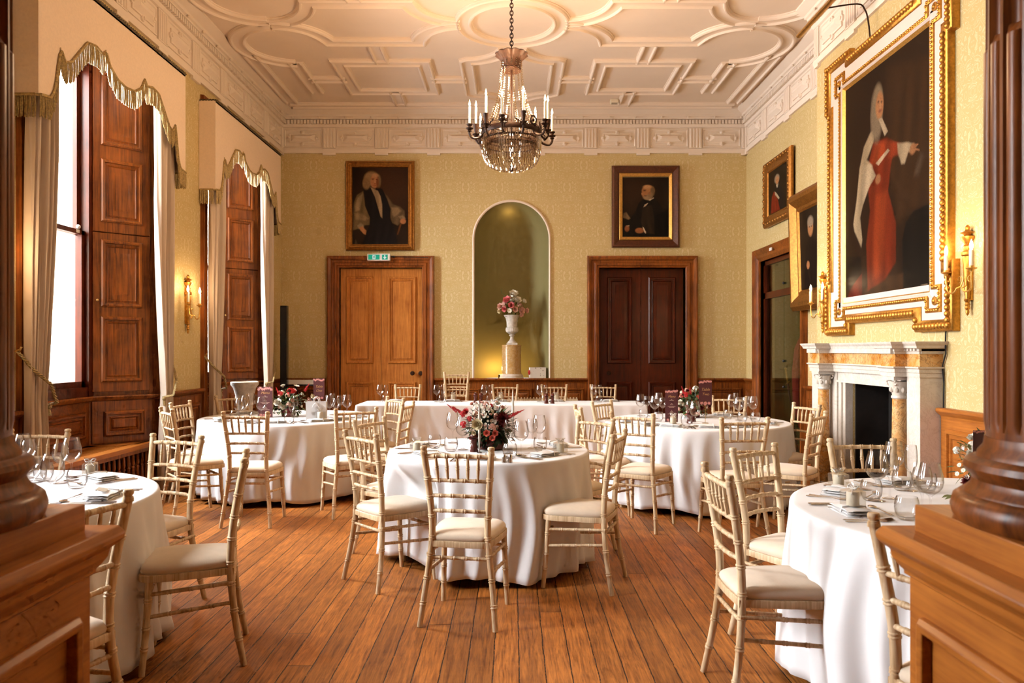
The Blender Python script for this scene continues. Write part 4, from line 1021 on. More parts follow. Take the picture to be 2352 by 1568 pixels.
for g in (-1, 1):
    T = MF @ Matrix.Translation((g * .73, 0, .175)) @ Matrix.Rotation(-PI / 2, 4, 'X')
    s = MB(); s.lathe([(.055, .16), (.057, .3), (.056, .6), (.050, 1.06)], 24, T); col_ = s.build('column', 'marble_siena', fp)
    s = MB(); s.lathe([(.075, .0), (.075, .10), (.072, .11), (.078, .125), (.07, .14), (.06, .16)], 24, T); s.build('column_base', 'marble_white', col_)
    s = MB(); s.lathe([(.050, 1.06), (.060, 1.07), (.058, 1.085), (.05, 1.09), (.054, 1.13), (.066, 1.17), (.07, 1.2)], 24, T, flute=lambda a__, z__: 1 + (.12 * abs(math.sin(4 * a__)) if z__ > 1.1 else 0))
    for a__ in range(8):
        an = a__ * PI / 4; s.ball((.06 * math.cos(an), .06 * math.sin(an), 1.135), .016, 6, 5, (1, 1, 1.5), T); 
    for a__ in range(4):
        an = a__ * PI / 2 + PI / 4
        s.tube([T @ Vector(((.078 + .018 * math.cos(q)) * math.cos(an), (.078 + .018 * math.cos(q)) * math.sin(an), 1.19 + .018 * math.sin(q))) for q in [i * .7 for i in range(9)]], .009, 6)
    v8 = .085
    s.add([T @ Vector(q) for q in [(x_, y_, z_) for z_ in (1.21, 1.24) for x_, y_ in ((-v8, -v8), (v8, -v8), (v8, v8), (-v8, v8))]], [(3, 2, 1, 0), (4, 5, 6, 7), (0, 1, 5, 4), (1, 2, 6, 5), (2, 3, 7, 6), (3, 0, 4, 7)])
    s.build('capital', 'marble_white', col_, smooth=40)
def ent(s, prof):   # runs round the plan of the entablature
    pl = [(-1.03, 0), (-1.03, .17), (-.84, .17), (-.84, .26), (-.62, .26), (-.62, .12), (.62, .12), (.62, .26), (.84, .26), (.84, .17), (1.03, .17), (1.03, 0)]
    s.sweep(pl, prof, False, MF @ Matrix(((1, 0, 0, 0), (0, 0, 1, 0), (0, 1, 0, 0), (0, 0, 0, 1))))
s = MB(); ent(s, [(0, 1.24), (0.008, 1.24), (.008, 1.27), (.014, 1.275), (.014, 1.30), (.03, 1.31), (.03, 1.32), (0, 1.32)]); recalc(s.build('architrave', 'marble_white', fp, smooth=15))
s = MB(); ent(s, [(0, 1.318), (0.004, 1.32), (.004, 1.418), (0, 1.42)]); recalc(s.build('frieze', 'marble_siena', fp, smooth=15))
s = MB(); ent(s, [(0, 1.415), (.012, 1.418), (.015, 1.435), (.02, 1.44), (.02, 1.455), (.055, 1.462), (.06, 1.48), (.075, 1.498), (.08, 1.512), (0, 1.512)])
pl = [(-1.0, .1), (-1.0, .15), (-.87, .15), (-.87, .24), (-.59, .24), (-.59, .10), (.59, .1), (.59, .24), (.87, .24), (.87, .15), (1.0, .15), (1.0, .1)]
fb_(s, -1.05, 1.05, 1.42, 1.510, 0, .17)
for g in (-.73, .73): fb_(s, g - .11, g + .11, 1.42, 1.51, .1, .3)
for (a0, a1), (b0, b1) in zip([(-1.03, .205), (-.84, .295), (-.62, .155), (.62, .295), (.84, .205)], [(-.84, .205), (-.62, .295), (.62, .155), (.84, .295), (1.03, .205)]):
    k = int(abs(b0 - a0) / .042)
    for i in range(k): u = a0 + (b0 - a0) * (i + .5) / k; fb_(s, u - .012, u + .012, 1.442, 1.460, a1 - .04, a1)
recalc(s.build('mantel_shelf', 'marble_white', fp, smooth=15))
s = MB(); s.box(XB - .55, XB - .0, 5.72, 7.78, 0, .02); tag(s.build('hearth_slab', 'marble_white', smooth=0), 'pale stone hearth slab in front of the fireplace', 'hearth')

# ---------------------------------------------------------------- fluted columns on pedestals
def column(xe, sx, lab1, lab2, ya, xs):
    # xe: room-side edge of the cap, sx: direction towards the wall
    W2 = .30; cx_ = xe + sx * W2
    yc = ya - .02 - W2; 
    t = thing('column_pedestal', lab2, 'pedestal', (cx_, yc, 0))
    s = MB()
    def sq(a_, z0, z1): s.box(-a_, a_, -a_, a_, z0, z1)
    MI = Matrix.Identity(4)
    prof = [(.27, .0), (.27, .12), (.255, .14), (.24, .16), (.24, .16), (.258, .16), (.258, .885), (.268, .888), (.268, .898), (.275, .905), (.288, .925), (.292, .945), (.305, .955), (.315, .965), (.317, .98), (.305, 1.0), (.0, 1.0)]
    vv = []
    for a_, z in prof: vv += [(-a_, -a_, z), (a_, -a_, z), (a_, a_, z), (-a_, a_, z)]
    s.add(vv, [(4 * i + k, 4 * i + (k + 1) % 4, 4 * i + 4 + (k + 1) % 4, 4 * i + 4 + k) for i in range(len(prof) - 1) for k in range(4)])
    s.box(-.25, .25, -.25, .25, .998, 1.065)
    for U in ((0, 1, 0), (0, -1, 0), (1, 0, 0), (-1, 0, 0)):
        W_ = Vector(U).cross(Vector((0, 0, 1))); M = plane_frame(W_ * .258, U, (0, 0, 1))
        s.rings((-.19, .19, .2, .805), [(0, 0), (0, .012), (.012, .028), (.03, .024), (.036, -.02), (.06, -.024), (.065, -.01), (.075, .0), (.11, -.012), (.12, -.004), (.13, -.004)], M)
    o = s.build('body', 'oak_pedestal', t, smooth=20); md = o.modifiers.new('b', 'BEVEL'); md.width = .003; md.segments = 2; md.limit_method = 'ANGLE'
    t2 = thing('fluted_column', lab1, 'column', (cx_, yc, 1.065))
    s = MB()
    s.lathe([(.255, .0), (.262, .012), (.266, .03), (.260, .052), (.248, .062), (.238, .064), (.236, .070), (.226, .08), (.222, .095), (.228, .105), (.236, .112), (.240, .122), (.236, .135), (.226, .142), (.214, .145), (.212, .155), (.200, .17), (.197, .19)], 72)
    s.build('column_base', 'oak_column', t2)
    s = MB(); nfl = 20; m = 12; seg = nfl * m; ro = .195
    def sec(z, lower, r):
        out = []
        for i in range(seg):
            a_ = 2 * PI * (i + .0) / seg; p = (i % m) / m; q = abs(p - .5) / .39
            d = 0
            if q < 1:
                if lower == 0: d = -.020 * math.sqrt(1 - q * q)
                elif lower == 1: d = .012 * math.sqrt(max(0, 1 - (q / .80) ** 2)) - .008 if q < .80 else -.012 * (1 - (q - .8) / .2)
                else: d = 0
            out.append(((r + d) * math.cos(a_), (r + d) * math.sin(a_), z))
        return out
    L_ = [(.185, 2, ro), (.20, 2, ro), (.205, 2, ro), (.225, 1, ro), (1.0, 1, ro), (1.06, 1, ro * .998), (1.085, 0, ro * .997), (1.5, 0, ro * .99), (2.6, 0, ro * .94), (3.4, 0, ro * .88), (3.42, 2, ro * .88)]
    vv = []
    for z, k, r in L_: vv += sec(z, k, r)
    s.add(vv, [(j * seg + i, j * seg + (i + 1) % seg, (j + 1) * seg + (i + 1) % seg, (j + 1) * seg + i) for j in range(len(L_) - 1) for i in range(seg)])
    s.build('shaft', 'oak_column', t2, smooth=40)
    s = MB(); s.lathe([(.172, 3.42), (.185, 3.43), (.18, 3.45), (.175, 3.5), (.20, 3.7), (.25, 3.86), (.26, 3.88)], 40, flute=lambda a_, z_: 1 + (.1 * abs(math.sin(4 * a_)) if 3.5 < z_ < 3.87 else 0)); s.box(-.27, .27, -.27, .27, 3.88, 3.98); s.build('capital', 'oak_column', t2)
column(.953, 1, 'fluted oak column on the sunlit pedestal by the front table', 'panelled oak pedestal with moulded cap catching window light', 1.96, 0)
column(-1.018, -1, 'dark fluted oak column on the shadowed pedestal at the window side', 'shadowed panelled oak pedestal at the window side', 1.965, 0)
b = MB(); b.box(-4.0, 4.0, 1.35, 1.95, 5.045, ZC); struct(b.build('trim_5', 'oak_column', smooth=0))

# ---------------------------------------------------------------- back wall: sign, niche things, speaker
t = thing('exit_sign', 'green and white running man sign with down arrow over the oak door', 'sign', (bx(873), YB - .1, bz(593)))
sx_ = SB; s = MB(); s.box(-.175, .175, -.03, .025, -.052, .056); o = s.build('housing', 'sign_white', t, smooth=0); md = o.modifiers.new('b', 'BEVEL'); md.width = .012; md.segments = 3
s = MB(); s.box(-.155, .015, -.034, -.029, -.036, .040); s.box(.052, .138, -.034, -.029, -.036, .040); s.build('green_field', 'sign_lit', t, smooth=0)
s = MB(); s.box(-.092, -.047, -.037, -.033, -.028, .032)
s.prism([(.086, -.004), (.104, -.004), (.104, .034), (.086, .034)], 0, .003, Matrix.Translation((0, -.034, 0)) @ Matrix.Rotation(PI / 2, 4, 'X')); s.prism([(.068, .0), (.095, -.031), (.122, .0), (.108, .004), (.082, .004)], 0, .003, Matrix.Translation((0, -.034, 0)) @ Matrix.Rotation(PI / 2, 4, 'X'))
s.build('pictogram', 'sign_lit_white', t, smooth=0)
s = MB(); Tm = Matrix.Translation((-.07, -.0385, 0)) @ Matrix.Scale(.45, 4)
s.ball((.02, 0, .045), .011, 8, 5, (1, .2, 1), Tm)
for pts in ([(.012, 0, .03), (0, 0, -.005)], [(.0, 0, -.005), (.022, 0, -.02), (.01, 0, -.045)], [(0, 0, -.005), (-.02, 0, -.03), (-.035, 0, -.03)], [(.012, 0, .027), (-.02, 0, .022), (-.028, 0, .005)], [(.012, 0, .027), (.03, 0, .01)]):
    s.tube([Tm @ Vector(p) for p in pts], .0035, 5)
s.build('running_man', 'sign_green', t)
s = MB(); s.tube([(.175, .02, .02), (.23, .02, .012), (.3, .02, .012), (.75, .02, .004)], .005, 5); s.ball((.22, .01, .014), .022, 8, 5, (1.4, 1, .7)); s.build('cable', 'black', t)
t = thing('smoke_detector', 'small cream alarm box on the plaster ceiling near the back wall', 'detector', (wx(1411, 11.12), 11.12, ZC - .045))
s = MB(); s.box(-.06, .06, -.05, .05, -.01, .045); o = s.build('body', 'wax', t, smooth=0); md = o.modifiers.new('b', 'BEVEL'); md.width = .01; md.segments = 2
s = MB(); s.box(-.04, .04, -.03, .03, -.016, -.008); s.build('grille', 'card_tan', t, smooth=0)

NY = YB + .17
t = thing('marble_plinth', 'drum-shaped gold veined marble plinth standing in the arched niche', 'plinth', (wx(1175, NY), NY, 1.0))
s = MB(); s.lathe([(.158, .075), (.150, .09), (.148, .5), (.152, .505), (.152, .525), (.0, .525)], 40); s.build('drum', 'marble_gold', t)
s = MB(); s.lathe([(.19, .0), (.19, .02), (.178, .03), (.182, .045), (.17, .06), (.158, .075), (.15, .078)], 40); s.build('base', 'marble_white', t)
t = thing('stone_urn', 'grey stone urn holding pink and white flowers on the niche plinth', 'urn', (wx(1176, NY), NY, 1.525))
s = MB(); s.box(-.085, .085, -.085, .085, 0, .03)
s.lathe([(.075, .03), (.07, .045), (.04, .07), (.028, .1), (.026, .13), (.045, .145), (.045, .155), (.03, .165), (.05, .175), (.09, .205), (.098, .235), (.092, .262), (.098, .268), (.082, .275), (.085, .35), (.10, .42), (.125, .455), (.128, .465), (.115, .465), (.09, .42), (.0, .40)], 40, flute=lambda a_, z_: 1 + (.05 * abs(math.sin(10 * a_)) if .17 < z_ < .265 else 0))
s.build('bowl', 'stone', t)
t = MB(); t.box(-.125, .125, -.06, .06, 0, .175); g = t.build('gift_box', 'dotted', smooth=0, loc=(wx(1234, YB + .12), YB + .12, 1.0), rotz=.15); tag(g, 'white gift box with dark dots on the niche ledge', 'gift box')
s = MB(); s.ball((-.135, -.05, .1), .02, 8, 5, (1, 1, 2)); s.build('ribbon', 'petal_red', g)
t = thing('uplighter', 'small uplighter behind the marble plinth in the niche', 'lamp', (wx(1150, YB + .30), YB + .30, 1.0))
s = MB(); s.lathe([(.04, 0), (.04, .05), (.035, .06)], 14, cap=True); s.build('body', 'black', t); s = MB(); s.lathe([(.0, .062), (.03, .062)], 12); s.build('lens', 'lamp_glow', t)
plight('niche_light', (0, 0, .16), 13, (1, .60, .18), .03, t)
plight('niche_spot', (.13, -.05, 2.55), 1.2, (1, .62, .25), .03, t)

t = thing('loudspeaker', 'tall slim black column loudspeaker standing in the window corner', 'loudspeaker', (wx(653, 11.0), 11.0, 0))
s = MB(); s.box(-.047, .047, -.045, .045, .62, wz(702, 11.0)); s.build('body', 'black_gloss', t, smooth=0)
s = MB(); s.box(-.036, .04, -.05, -.044, .66, wz(706, 11.0)); s.build('grille', 'black', t, smooth=0)
s = MB(); s.box(-.16, .16, -.2, .2, 0, .62); s.build('subwoofer', 'black', t, smooth=0)
t = thing('keyboard_stand', 'black stand behind the speaker holding the white keyboard', 'stand', (wx(700, 11.2), 11.2, 0))
s = MB()
for g in (-1, 1): s.tube([(g * .18, -.12, 0), (-g * .18, .12, .93)], .014, 6); s.tube([(-.2, g * .12, .93), (.2, g * .12, .93)], .012, 6)
s.build('frame', 'black', t)
t = thing('keyboard', 'white electronic keyboard on the stand next to the speaker', 'keyboard', (wx(694, 11.2), 11.2, .945))
s = MB(); s.box(-.22, .22, -.13, .13, 0, .05); s.build('body', 'white_plastic', t, smooth=0)
s = MB(); 
for i in range(16): s.box(-.2 + i * .025, -.2 + i * .025 + .022, -.11, .0, .05, .062)
s.build('keys', 'sign_white', t, smooth=0)
s = MB(); s.tube([(-.2, .05, .05), (-.25, .0, .09), (-.27, -.05, -.1), (-.29, 0, -.5)], .006, 5); s.build('cable', 'white_plastic', t)
t = thing('stone_planter', 'tall pale stone planter standing in front of the second window', 'planter', (wx(562, 9.35), 9.35, 0))
s = MB(); s.lathe([(.17, 0), (.17, .08), (.14, .1), (.10, .16), (.11, .3), (.095, .7), (.10, .85), (.135, .98), (.165, 1.02), (.168, 1.05), (.15, 1.06), (.12, 1.0), (0, .95)], 28); s.build('body', 'stone', t)
# ---------------------------------------------------------------- chiavari chairs
def bamboo(s, pts, r, ringt=(), seg=8, dbl=True, taper=None, gap=.006):
    P = spl(pts, 24); cum = [0]
    for a_, b_ in zip(P, P[1:]): cum.append(cum[-1] + (b_ - a_).length)
    T = cum[-1]
    def at(d):
        d = min(max(d, 0), T)
        for i in range(len(P) - 1):
            if d <= cum[i + 1] + 1e-9: f = (d - cum[i]) / max(1e-9, cum[i + 1] - cum[i]); return P[i].lerp(P[i + 1], f)
        return P[-1]
    st = [(T * i / 10, 1.0) for i in range(11)]
    for t in ringt:
        c_ = t * T
        st = [q for q in st if abs(q[0] - c_) > .016]
        for g in ((-gap, gap) if dbl else (0,)):
            for o, k in ((-.0045, 1.0), (-.002, 1.2), (.002, 1.2), (.0045, 1.0)): st.append((c_ + g + o, k))
    st.sort()
    s.tube([at(d) for d, k in st], [r * k * (taper(d / T) if taper else 1) for d, k in st], seg)
def make_chair():
    t = thing('chiavari_chair', 'x', 'chair')
    for g in (-1, 1):
        pts = [(g * .202, -.245, 0), (g * .178, -.205, .22), (g * .153, -.185, .42), (g * .150, -.187, .55), (g * .160, -.205, .70), (g * .180, -.245, .925)]
        s = MB(); bamboo(s, pts, .0175, (.13, .27, .40, .50, .62, .73, .84), 10, taper=lambda u: .82 + .18 * min(1, u * 2.2))
        s.lathe([(.0185, .905), (.0185, .918), (.0125, .922), (.0125, .927), (.018, .932), (.0195, .94), (.016, .948), (.0, .951)], 12, Matrix.Translation((g * .180, -.245, 0)))
        s.build('back_post', 'limed', t, smooth=50)
        s = MB(); bamboo(s, [(g * .172, .155, .42), (g * .18, .168, .2), (g * .188, .185, 0)], .0165, (.22, .5, .72), 10, taper=lambda u: 1 - .16 * u); s.build('leg', 'limed', t, smooth=50)
    def bp(z):
        q = [(0, .202, -.245), (.22, .178, -.205), (.42, .153, -.185), (.55, .150, -.187), (.70, .160, -.205), (.925, .180, -.245)]
        for a_, b_ in zip(q, q[1:]):
            if z <= b_[0]: f = (z - a_[0]) / (b_[0] - a_[0]); return a_[1] + f * (b_[1] - a_[1]), a_[2] + f * (b_[2] - a_[2])
    for z, bow, r, nm in ((.895, .010, .0115, 'top_rail'), (.765, .014, .010, 'rail'), (.683, .018, .010, 'rail'), (.603, .022, .010, 'rail')):
        x, y = bp(z); s = MB(); bamboo(s, [(-x, y, z), (-x * .5, y - bow * .8, z + .003), (0, y - bow, z + .004), (x * .5, y - bow * .8, z + .003), (x, y, z)], r, (.18, .34, .5, .66, .82) if nm == 'top_rail' else (.2, .4, .6, .8), 8); s.build(nm, 'limed', t, smooth=50)
    x1, y1 = bp(.895); x2, y2 = bp(.765)
    for k in (-2, -1, 0, 1, 2):
        u1, u2 = k * x1 * .32, k * x2 * .32
        s = MB(); bamboo(s, [(u1, y1 - .009, .89), ((u1 + u2) / 2, (y1 + y2) / 2 - .012, .83), (u2, y2 - .013, .77)], .0078, (.45,), 7, taper=lambda u: .82 + .35 * math.sin(PI * u)); s.build('spindle', 'limed', t, smooth=50)
    def outline(k=0):
        q = [(-.150 - k, -.19 - k), (-.08, -.205 - k), (.08, -.205 - k), (.150 + k, -.19 - k), (.178 + k, -.10), (.196 + k, .10), (.178 + k, .178 + k * .7), (.12, .206 + k), (-.12, .206 + k), (-.178 - k, .178 + k * .7), (-.196 - k, .10), (-.178 - k, -.10)]
        m = len(q); out = []
        for i in range(m * 4):
            tt = i / 4; k_ = int(tt); f = tt - k_; p0, p1, p2, p3 = [Vector(q[(k_ + j - 1) % m]) for j in range(4)]
            out.append(.5 * ((2 * p1) + (-p0 + p2) * f + (2 * p0 - 5 * p1 + 4 * p2 - p3) * f * f + (-p0 + 3 * p1 - 3 * p2 + p3) * f ** 3))
        return out
    O = outline(); n = len(O)
    def layer(sc, z): return [(p.x * sc, p.y * sc, z) for p in O]
    def stack(s, L_):
        vv = [q for l in L_ for q in l]; b_ = len(L_)
        s.add(vv, [(j * n + i, j * n + (i + 1) % n, (j + 1) * n + (i + 1) % n, (j + 1) * n + i) for j in range(b_ - 1) for i in range(n)] + [tuple(reversed(range(n))), tuple(range((b_ - 1) * n, b_ * n))])
    s = MB(); stack(s, [layer(.97, .410), layer(1.0, .413), layer(1.0, .440), layer(.985, .444)])
    for g in (-1, 1): s.box(g * .150 - .016, g * .150 + .016, -.2, -.155, .412, .442)
    s.build('seat_frame', 'limed', t, smooth=40)
    s = MB(); stack(s, [layer(.93, .440), layer(.955, .446), layer(.972, .456), layer(.965, .466), layer(.93, .477), layer(.84, .488), layer(.66, .496), layer(.35, .500), layer(.05, .501)]); s.build('cushion', 'cushion', t, smooth=80)
    s = MB(); bamboo(s, [(-.165, -.192, .355), (.165, -.192, .355)], .0095, (.2, .4, .6, .8), 8); s.build('stretcher', 'limed', t, smooth=50)
    s = MB(); bamboo(s, [(-.175, .165, .345), (.175, .165, .345)], .0095, (.2, .4, .6, .8), 8); s.build('stretcher', 'limed', t, smooth=50)
    for g in (-1, 1):
        for z, dz in ((.375, .0), (.285, -.01)):
            s = MB(); bamboo(s, [(g * .170, -.198, z), (g * .178, .165, z + dz - .02)], .0092, (.25, .5, .75), 8); s.build('stretcher', 'limed', t, smooth=50)
        s = MB()
        for z in (.41,): s.tube([(g * .155, -.178, z), (g * .10, -.195, z - .05)][:1] + [(g * .152, -.19, .35), (g * .13, -.19, .405)], .006, 5)
        s.ball((g * (.150 + .018), -.186, .428), .005, 6, 4)
    return t
CH0 = make_chair(); used = [False]
def chair(x, y, fx, fy, label, group=None, z=0):
    rz = math.atan2(-fx, fy)
    if not used[0]:
        used[0] = True; CH0.location = (x, y, z); CH0.rotation_euler[2] = rz; CH0['label'] = label; o = CH0
        if group: o['group'] = group
    else:
        o = dup(CH0, (x, y, z), rz, label)
        if group: o['group'] = group
        elif 'group' in o: del o['group']
    return (x, y, fx, fy)
G = 'limewashed chiavari chairs around the tables'
def C(x, y, fx, fy, l, z=0):
    n = math.hypot(fx, fy); return chair(x, y, fx / n, fy / n, l, G, z)
T1 = (-.165, 5.30, .69); T2 = (-2.30, 7.85, .89); T3 = (1.79, 7.40, .88); T4 = (-2.62, 3.48, .90); T5 = (2.15, 3.24, .90)
c1 = [C(-.245, 4.17, .17, .985, 'limewashed chair facing away, front and centre at the middle table'),
      C(-.752, 4.81, .74, .67, 'limewashed chair in profile at the middle table, beside the front centre chair, window side'),
      C(-.83, 5.47, .9, -.44, 'limewashed chair behind another, at the middle table on the window side'),
      C(.425, 4.74, -.94, .34, 'limewashed chair with shaded tan cushion at the middle table, fireplace side'),
      C(.43, 5.50, -.77, -.63, 'limewashed chair angled away at the far fireplace side of the middle table')]
c2 = [C(-2.17, 6.40, 0, 1, 'limewashed chair backing onto the camera at the far table with the white gift bag'),
      C(-1.47, 6.78, -.478, .878, 'limewashed chair pulled out beside the far window-side table, turned towards the gift bag'),
      C(-1.44, 7.90, -.8, -.6, 'limewashed chair by the head table corner, turned from the head table'),
      C(-1.24, 7.28, -1, .15, 'limewashed chair seen edge-on between the middle table and the head table corner'),
      C(-2.80, 6.70, .78, .63, 'limewashed chair behind the lone wine-side chair at the far window-side table'),
      C(-2.99, 7.36, 1, -.08, 'limewashed chair near the bright curtain at the far window-side table'),
      C(-2.95, 8.26, .7, -.7, 'limewashed chair beside the stone planter at the far window-side table')]
c3 = [C(1.09, 6.27, .54, .84, 'limewashed chair with full back in view at the far fireplace-side table near the menu'),
      C(1.70, 5.88, -.12, .99, 'limewashed brown-toned chair in the middle of the far fireplace-side table front'),
      C(2.27, 6.24, -.78, .63, 'limewashed chair with tan seat in front of the marble columns'),
      C(2.52, 7.02, -.95, -.3, 'limewashed chair between the closet door and the marble column'),
      C(2.27, 8.05, -.4, -.92, 'limewashed chair behind the wine glasses of the far fireplace-side table'),
      C(1.08, 7.36, .79, -.61, 'limewashed chair right in front of the head table, rail tilted, fireplace half'),
      C(.83, 6.79, 1, .05, 'limewashed chair edge-on behind the middle table on its fireplace side')]
c4 = [C(-2.07, 4.26, -.33, -.944, 'limewashed chair behind the front window-side table facing the camera'),
      C(-1.53, 3.60, -.951, -.31, 'limewashed chair in profile pulled out at the front window-side table'),
      C(-1.67, 2.63, -.95, .31, 'limewashed chair partly behind the shadowed pedestal'),
      C(-3.0, 4.56, 0, -1, 'limewashed chair under the tied curtain at the front window-side table')]
c5 = [C(1.11, 3.22, 1, .02, 'limewashed chair in profile facing the front fireplace-side table'),
      C(1.42, 3.79, .6, -.8, 'limewashed chair leaning rails at the front fireplace-side table, behind the profile chair'),
      C(1.98, 4.05, 0, -1, 'limewashed chair standing before the black fireplace opening'),
      C(1.41, 2.27, .91, .41, 'limewashed chair partly hidden by the sunlit pedestal')]
hc = [C(wx(932, 10.75), 10.72, 0, -1, 'limewashed chair behind the head table before the oak door'),
      C(wx(1160, 10.75), 10.72, 0, -1, 'limewashed chair behind the head table below the niche plinth'),
      C(wx(1275, 10.75), 10.72, 0, -1, 'limewashed chair behind the head table near the two pepper mills'),
      C(wx(1390, 10.75), 10.72, 0, -1, 'limewashed chair behind the head table before the dark door')]
C(wx(1046, 10.95), 10.92, 0, -1, 'lower chair of the stacked pair behind the head table')
C(wx(1046, 10.95), 10.935, 0, -1, 'upper chair of the stacked pair behind the head table', z=.175)

# ---------------------------------------------------------------- tables and cloths
def drape(per, chairs, loc, name, label, seed, nf, amp=.06, hem=.045, group=None):
    n = len(per); tz = .757; rows = []
    rs = random.Random(seed); ph = [rs.uniform(0, 6.28) for _ in range(6)]
    def fold(u):
        a_ = 2 * PI * u
        q = .5 + .5 * math.sin(nf * a_ + 1.9 * math.sin(2 * a_ + ph[0]) + ph[1]); q = q ** 1.9
        return q * (.8 + .2 * math.sin(3 * a_ + ph[2])) + .22 * math.sin((2 * nf + 3) * a_ + ph[3]) + .10 * math.sin((3 * nf + 1) * a_ + ph[4]) + .05 * math.sin((5 * nf + 1) * a_)
    cx_ = sum(p[0] for p in per) / n; cy_ = sum(p[1] for p in per) / n
    for k in (.04, .5, .9, .975): rows.append([(cx_ + (p[0] - cx_) * k, cy_ + (p[1] - cy_) * k, tz) for p in per])
    rows.append([(p[0] - p[2] * .006, p[1] - p[3] * .006, tz - .0012) for p in per])
    rows.append([(p[0] + p[2] * .004, p[1] + p[3] * .004, tz - .006) for p in per])
    rows.append([(p[0] + p[2] * .008, p[1] + p[3] * .008, tz - .018) for p in per])
    for j in range(1, 19):
        t = j / 18; z = tz - .018 - (tz - .018 - hem) * t; row = []
        for i, p in enumerate(per):
            u = i / n; f = fold(u + .010 * math.sin(4 * t + ph[5])); o = .008 + (.015 * t + amp * f * (t ** .7)) + .016 * math.sin(2 * PI * u * (2 * nf + 5) + ph[2] + .6 * math.sin(3 * t)) * min(1, t * 2.2) * (.5 + .5 * math.sin(2 * PI * u * 4 + ph[4]))
            zz = z + (.018 * math.sin(2 * PI * u * nf * .5 + ph[1]) * t * t if t > .6 else 0)
            x, y = p[0] + p[2] * o, p[1] + p[3] * o
            for (qx, qy, fx, fy) in chairs:
                wxx, wyy = x + loc[0] - qx, y + loc[1] - qy; ly = wxx * fx + wyy * fy; lx = wxx * fy - wyy * fx
                if abs(lx) < .33 and -.40 < ly < .225:
                    w_ = 1 - max(0, (abs(lx) - .20) / .13); w_ = w_ * w_ * (3 - 2 * w_)
                    h_ = 1 if zz < .52 else max(0, 1 - (zz - .52) / .225); h_ = h_ * h_ * (3 - 2 * h_)
                    d_ = (.225 - ly) * w_ * h_; x += fx * d_; y += fy * d_
            row.append((x, y, max(.012, zz)))
        rows.append(row)
    s = MB(); vv = [q for r_ in rows for q in r_]
    s.add(vv, [(j * n + i, (j + 1) * n + i, (j + 1) * n + (i + 1) % n, j * n + (i + 1) % n) for j in range(len(rows) - 1) for i in range(n)] + [tuple(range(n))])
    o = s.build(name, 'cloth', smooth=60, loc=loc); md = o.modifiers.new('s', 'SOLIDIFY'); md.thickness = .0015; md.offset = -1
    return tag(o, label, 'tablecloth', group)
def folding(t, R_):
    s = MB(); s.lathe([(0, .728), (R_ - .012, .728), (R_ - .005, .734), (R_ - .005, .746), (R_ - .01, .75), (0, .75)], 64); s.build('tabletop', 'card_tan', t)
    for g in (-1, 1):
        for h in (-1, 1):
            s = MB(); s.box(g * R_ * .46 - .016, g * R_ * .46 + .016, h * R_ * .46 - .012, h * R_ * .46 + .012, 0, .728); s.build('leg', 'black', t, smooth=0)
def rtable(T, lab, clab, chairs, seed, rz=.3):
    x, y, R_ = T; t = thing('round_table', lab, 'table', (x, y, 0), rz, None); folding(t, R_)
    per = [((R_) * math.cos(2 * PI * i / 320), R_ * math.sin(2 * PI * i / 320), math.cos(2 * PI * i / 320), math.sin(2 * PI * i / 320)) for i in range(320)]
    drape(per, chairs, (x, y, 0), 'tablecloth', clab, seed, 14 if R_ > .8 else 12)
rtable(T1, 'small round folding table under the cloth in the middle of the room', 'white cloth on the small round table in the middle of the room', c1[:2], 1, .0)
rtable(T2, 'round folding table under the cloth carrying the white gift bag', 'white cloth on the far round table carrying the gift bag', [c2[0], c2[1], c2[3], c2[4]], 2, -.61)
rtable(T3, 'round folding table under the cloth carrying the standing menu near the fireplace', 'white cloth on the far round table near the dark doors', c3[:3], 3, .42)
rtable(T4, 'round folding table under the cloth at the open view window', 'white cloth on the front round table by the windows', [], 4)
rtable(T5, 'round folding table under the cloth by the sunlit pedestal', 'bright white cloth on the front round table by the sunlit pedestal', [], 5)
HX0, HX1, HY0, HY1 = -1.98, 1.70, 9.55, 10.32
t = thing('banquet_table', 'long folding banquet table under the cloth along the back wall', 'table', ((HX0 + HX1) / 2, (HY0 + HY1) / 2, 0))
s = MB(); s.box(-1.83, 1.83, -.375, .375, .728, .75); s.build('tabletop', 'card_tan', t, smooth=0)
for g in (-1.6, -.2, .2, 1.6):
    for h in (-.3, .3): s = MB(); s.box(g - .016, g + .016, h - .012, h + .012, 0, .728); s.build('leg', 'black', t, smooth=0)
per = []; hw, hd, rc = 1.835, .385, .02
def side(x0, y0, x1, y1, nx_, ny_, k):
    for i in range(k): per.append((x0 + (x1 - x0) * i / k, y0 + (y1 - y0) * i / k, nx_, ny_))
side(-hw + rc, -hd, hw - rc, -hd, 0, -1, 150)
for (cx_, cy_, a0) in ((hw - rc, -hd + rc, -90),):
    for i in range(8): a_ = math.radians(a0 + 90 * i / 8); per.append((cx_ + rc * math.cos(a_), cy_ + rc * math.sin(a_), math.cos(a_), math.sin(a_)))
side(hw, -hd + rc, hw, hd - rc, 1, 0, 30)
for i in range(8): a_ = math.radians(90 * i / 8); per.append((hw - rc + rc * math.cos(a_), hd - rc + rc * math.sin(a_), math.cos(a_), math.sin(a_)))
side(hw - rc, hd, -hw + rc, hd, 0, 1, 100)
for i in range(8): a_ = math.radians(90 + 90 * i / 8); per.append((-hw + rc + rc * math.cos(a_), hd - rc + rc * math.sin(a_), math.cos(a_), math.sin(a_)))
side(-hw, hd - rc, -hw, -hd + rc, -1, 0, 30)
for i in range(8): a_ = math.radians(180 + 90 * i / 8); per.append((-hw + rc + rc * math.cos(a_), -hd + rc + rc * math.sin(a_), math.cos(a_), math.sin(a_)))
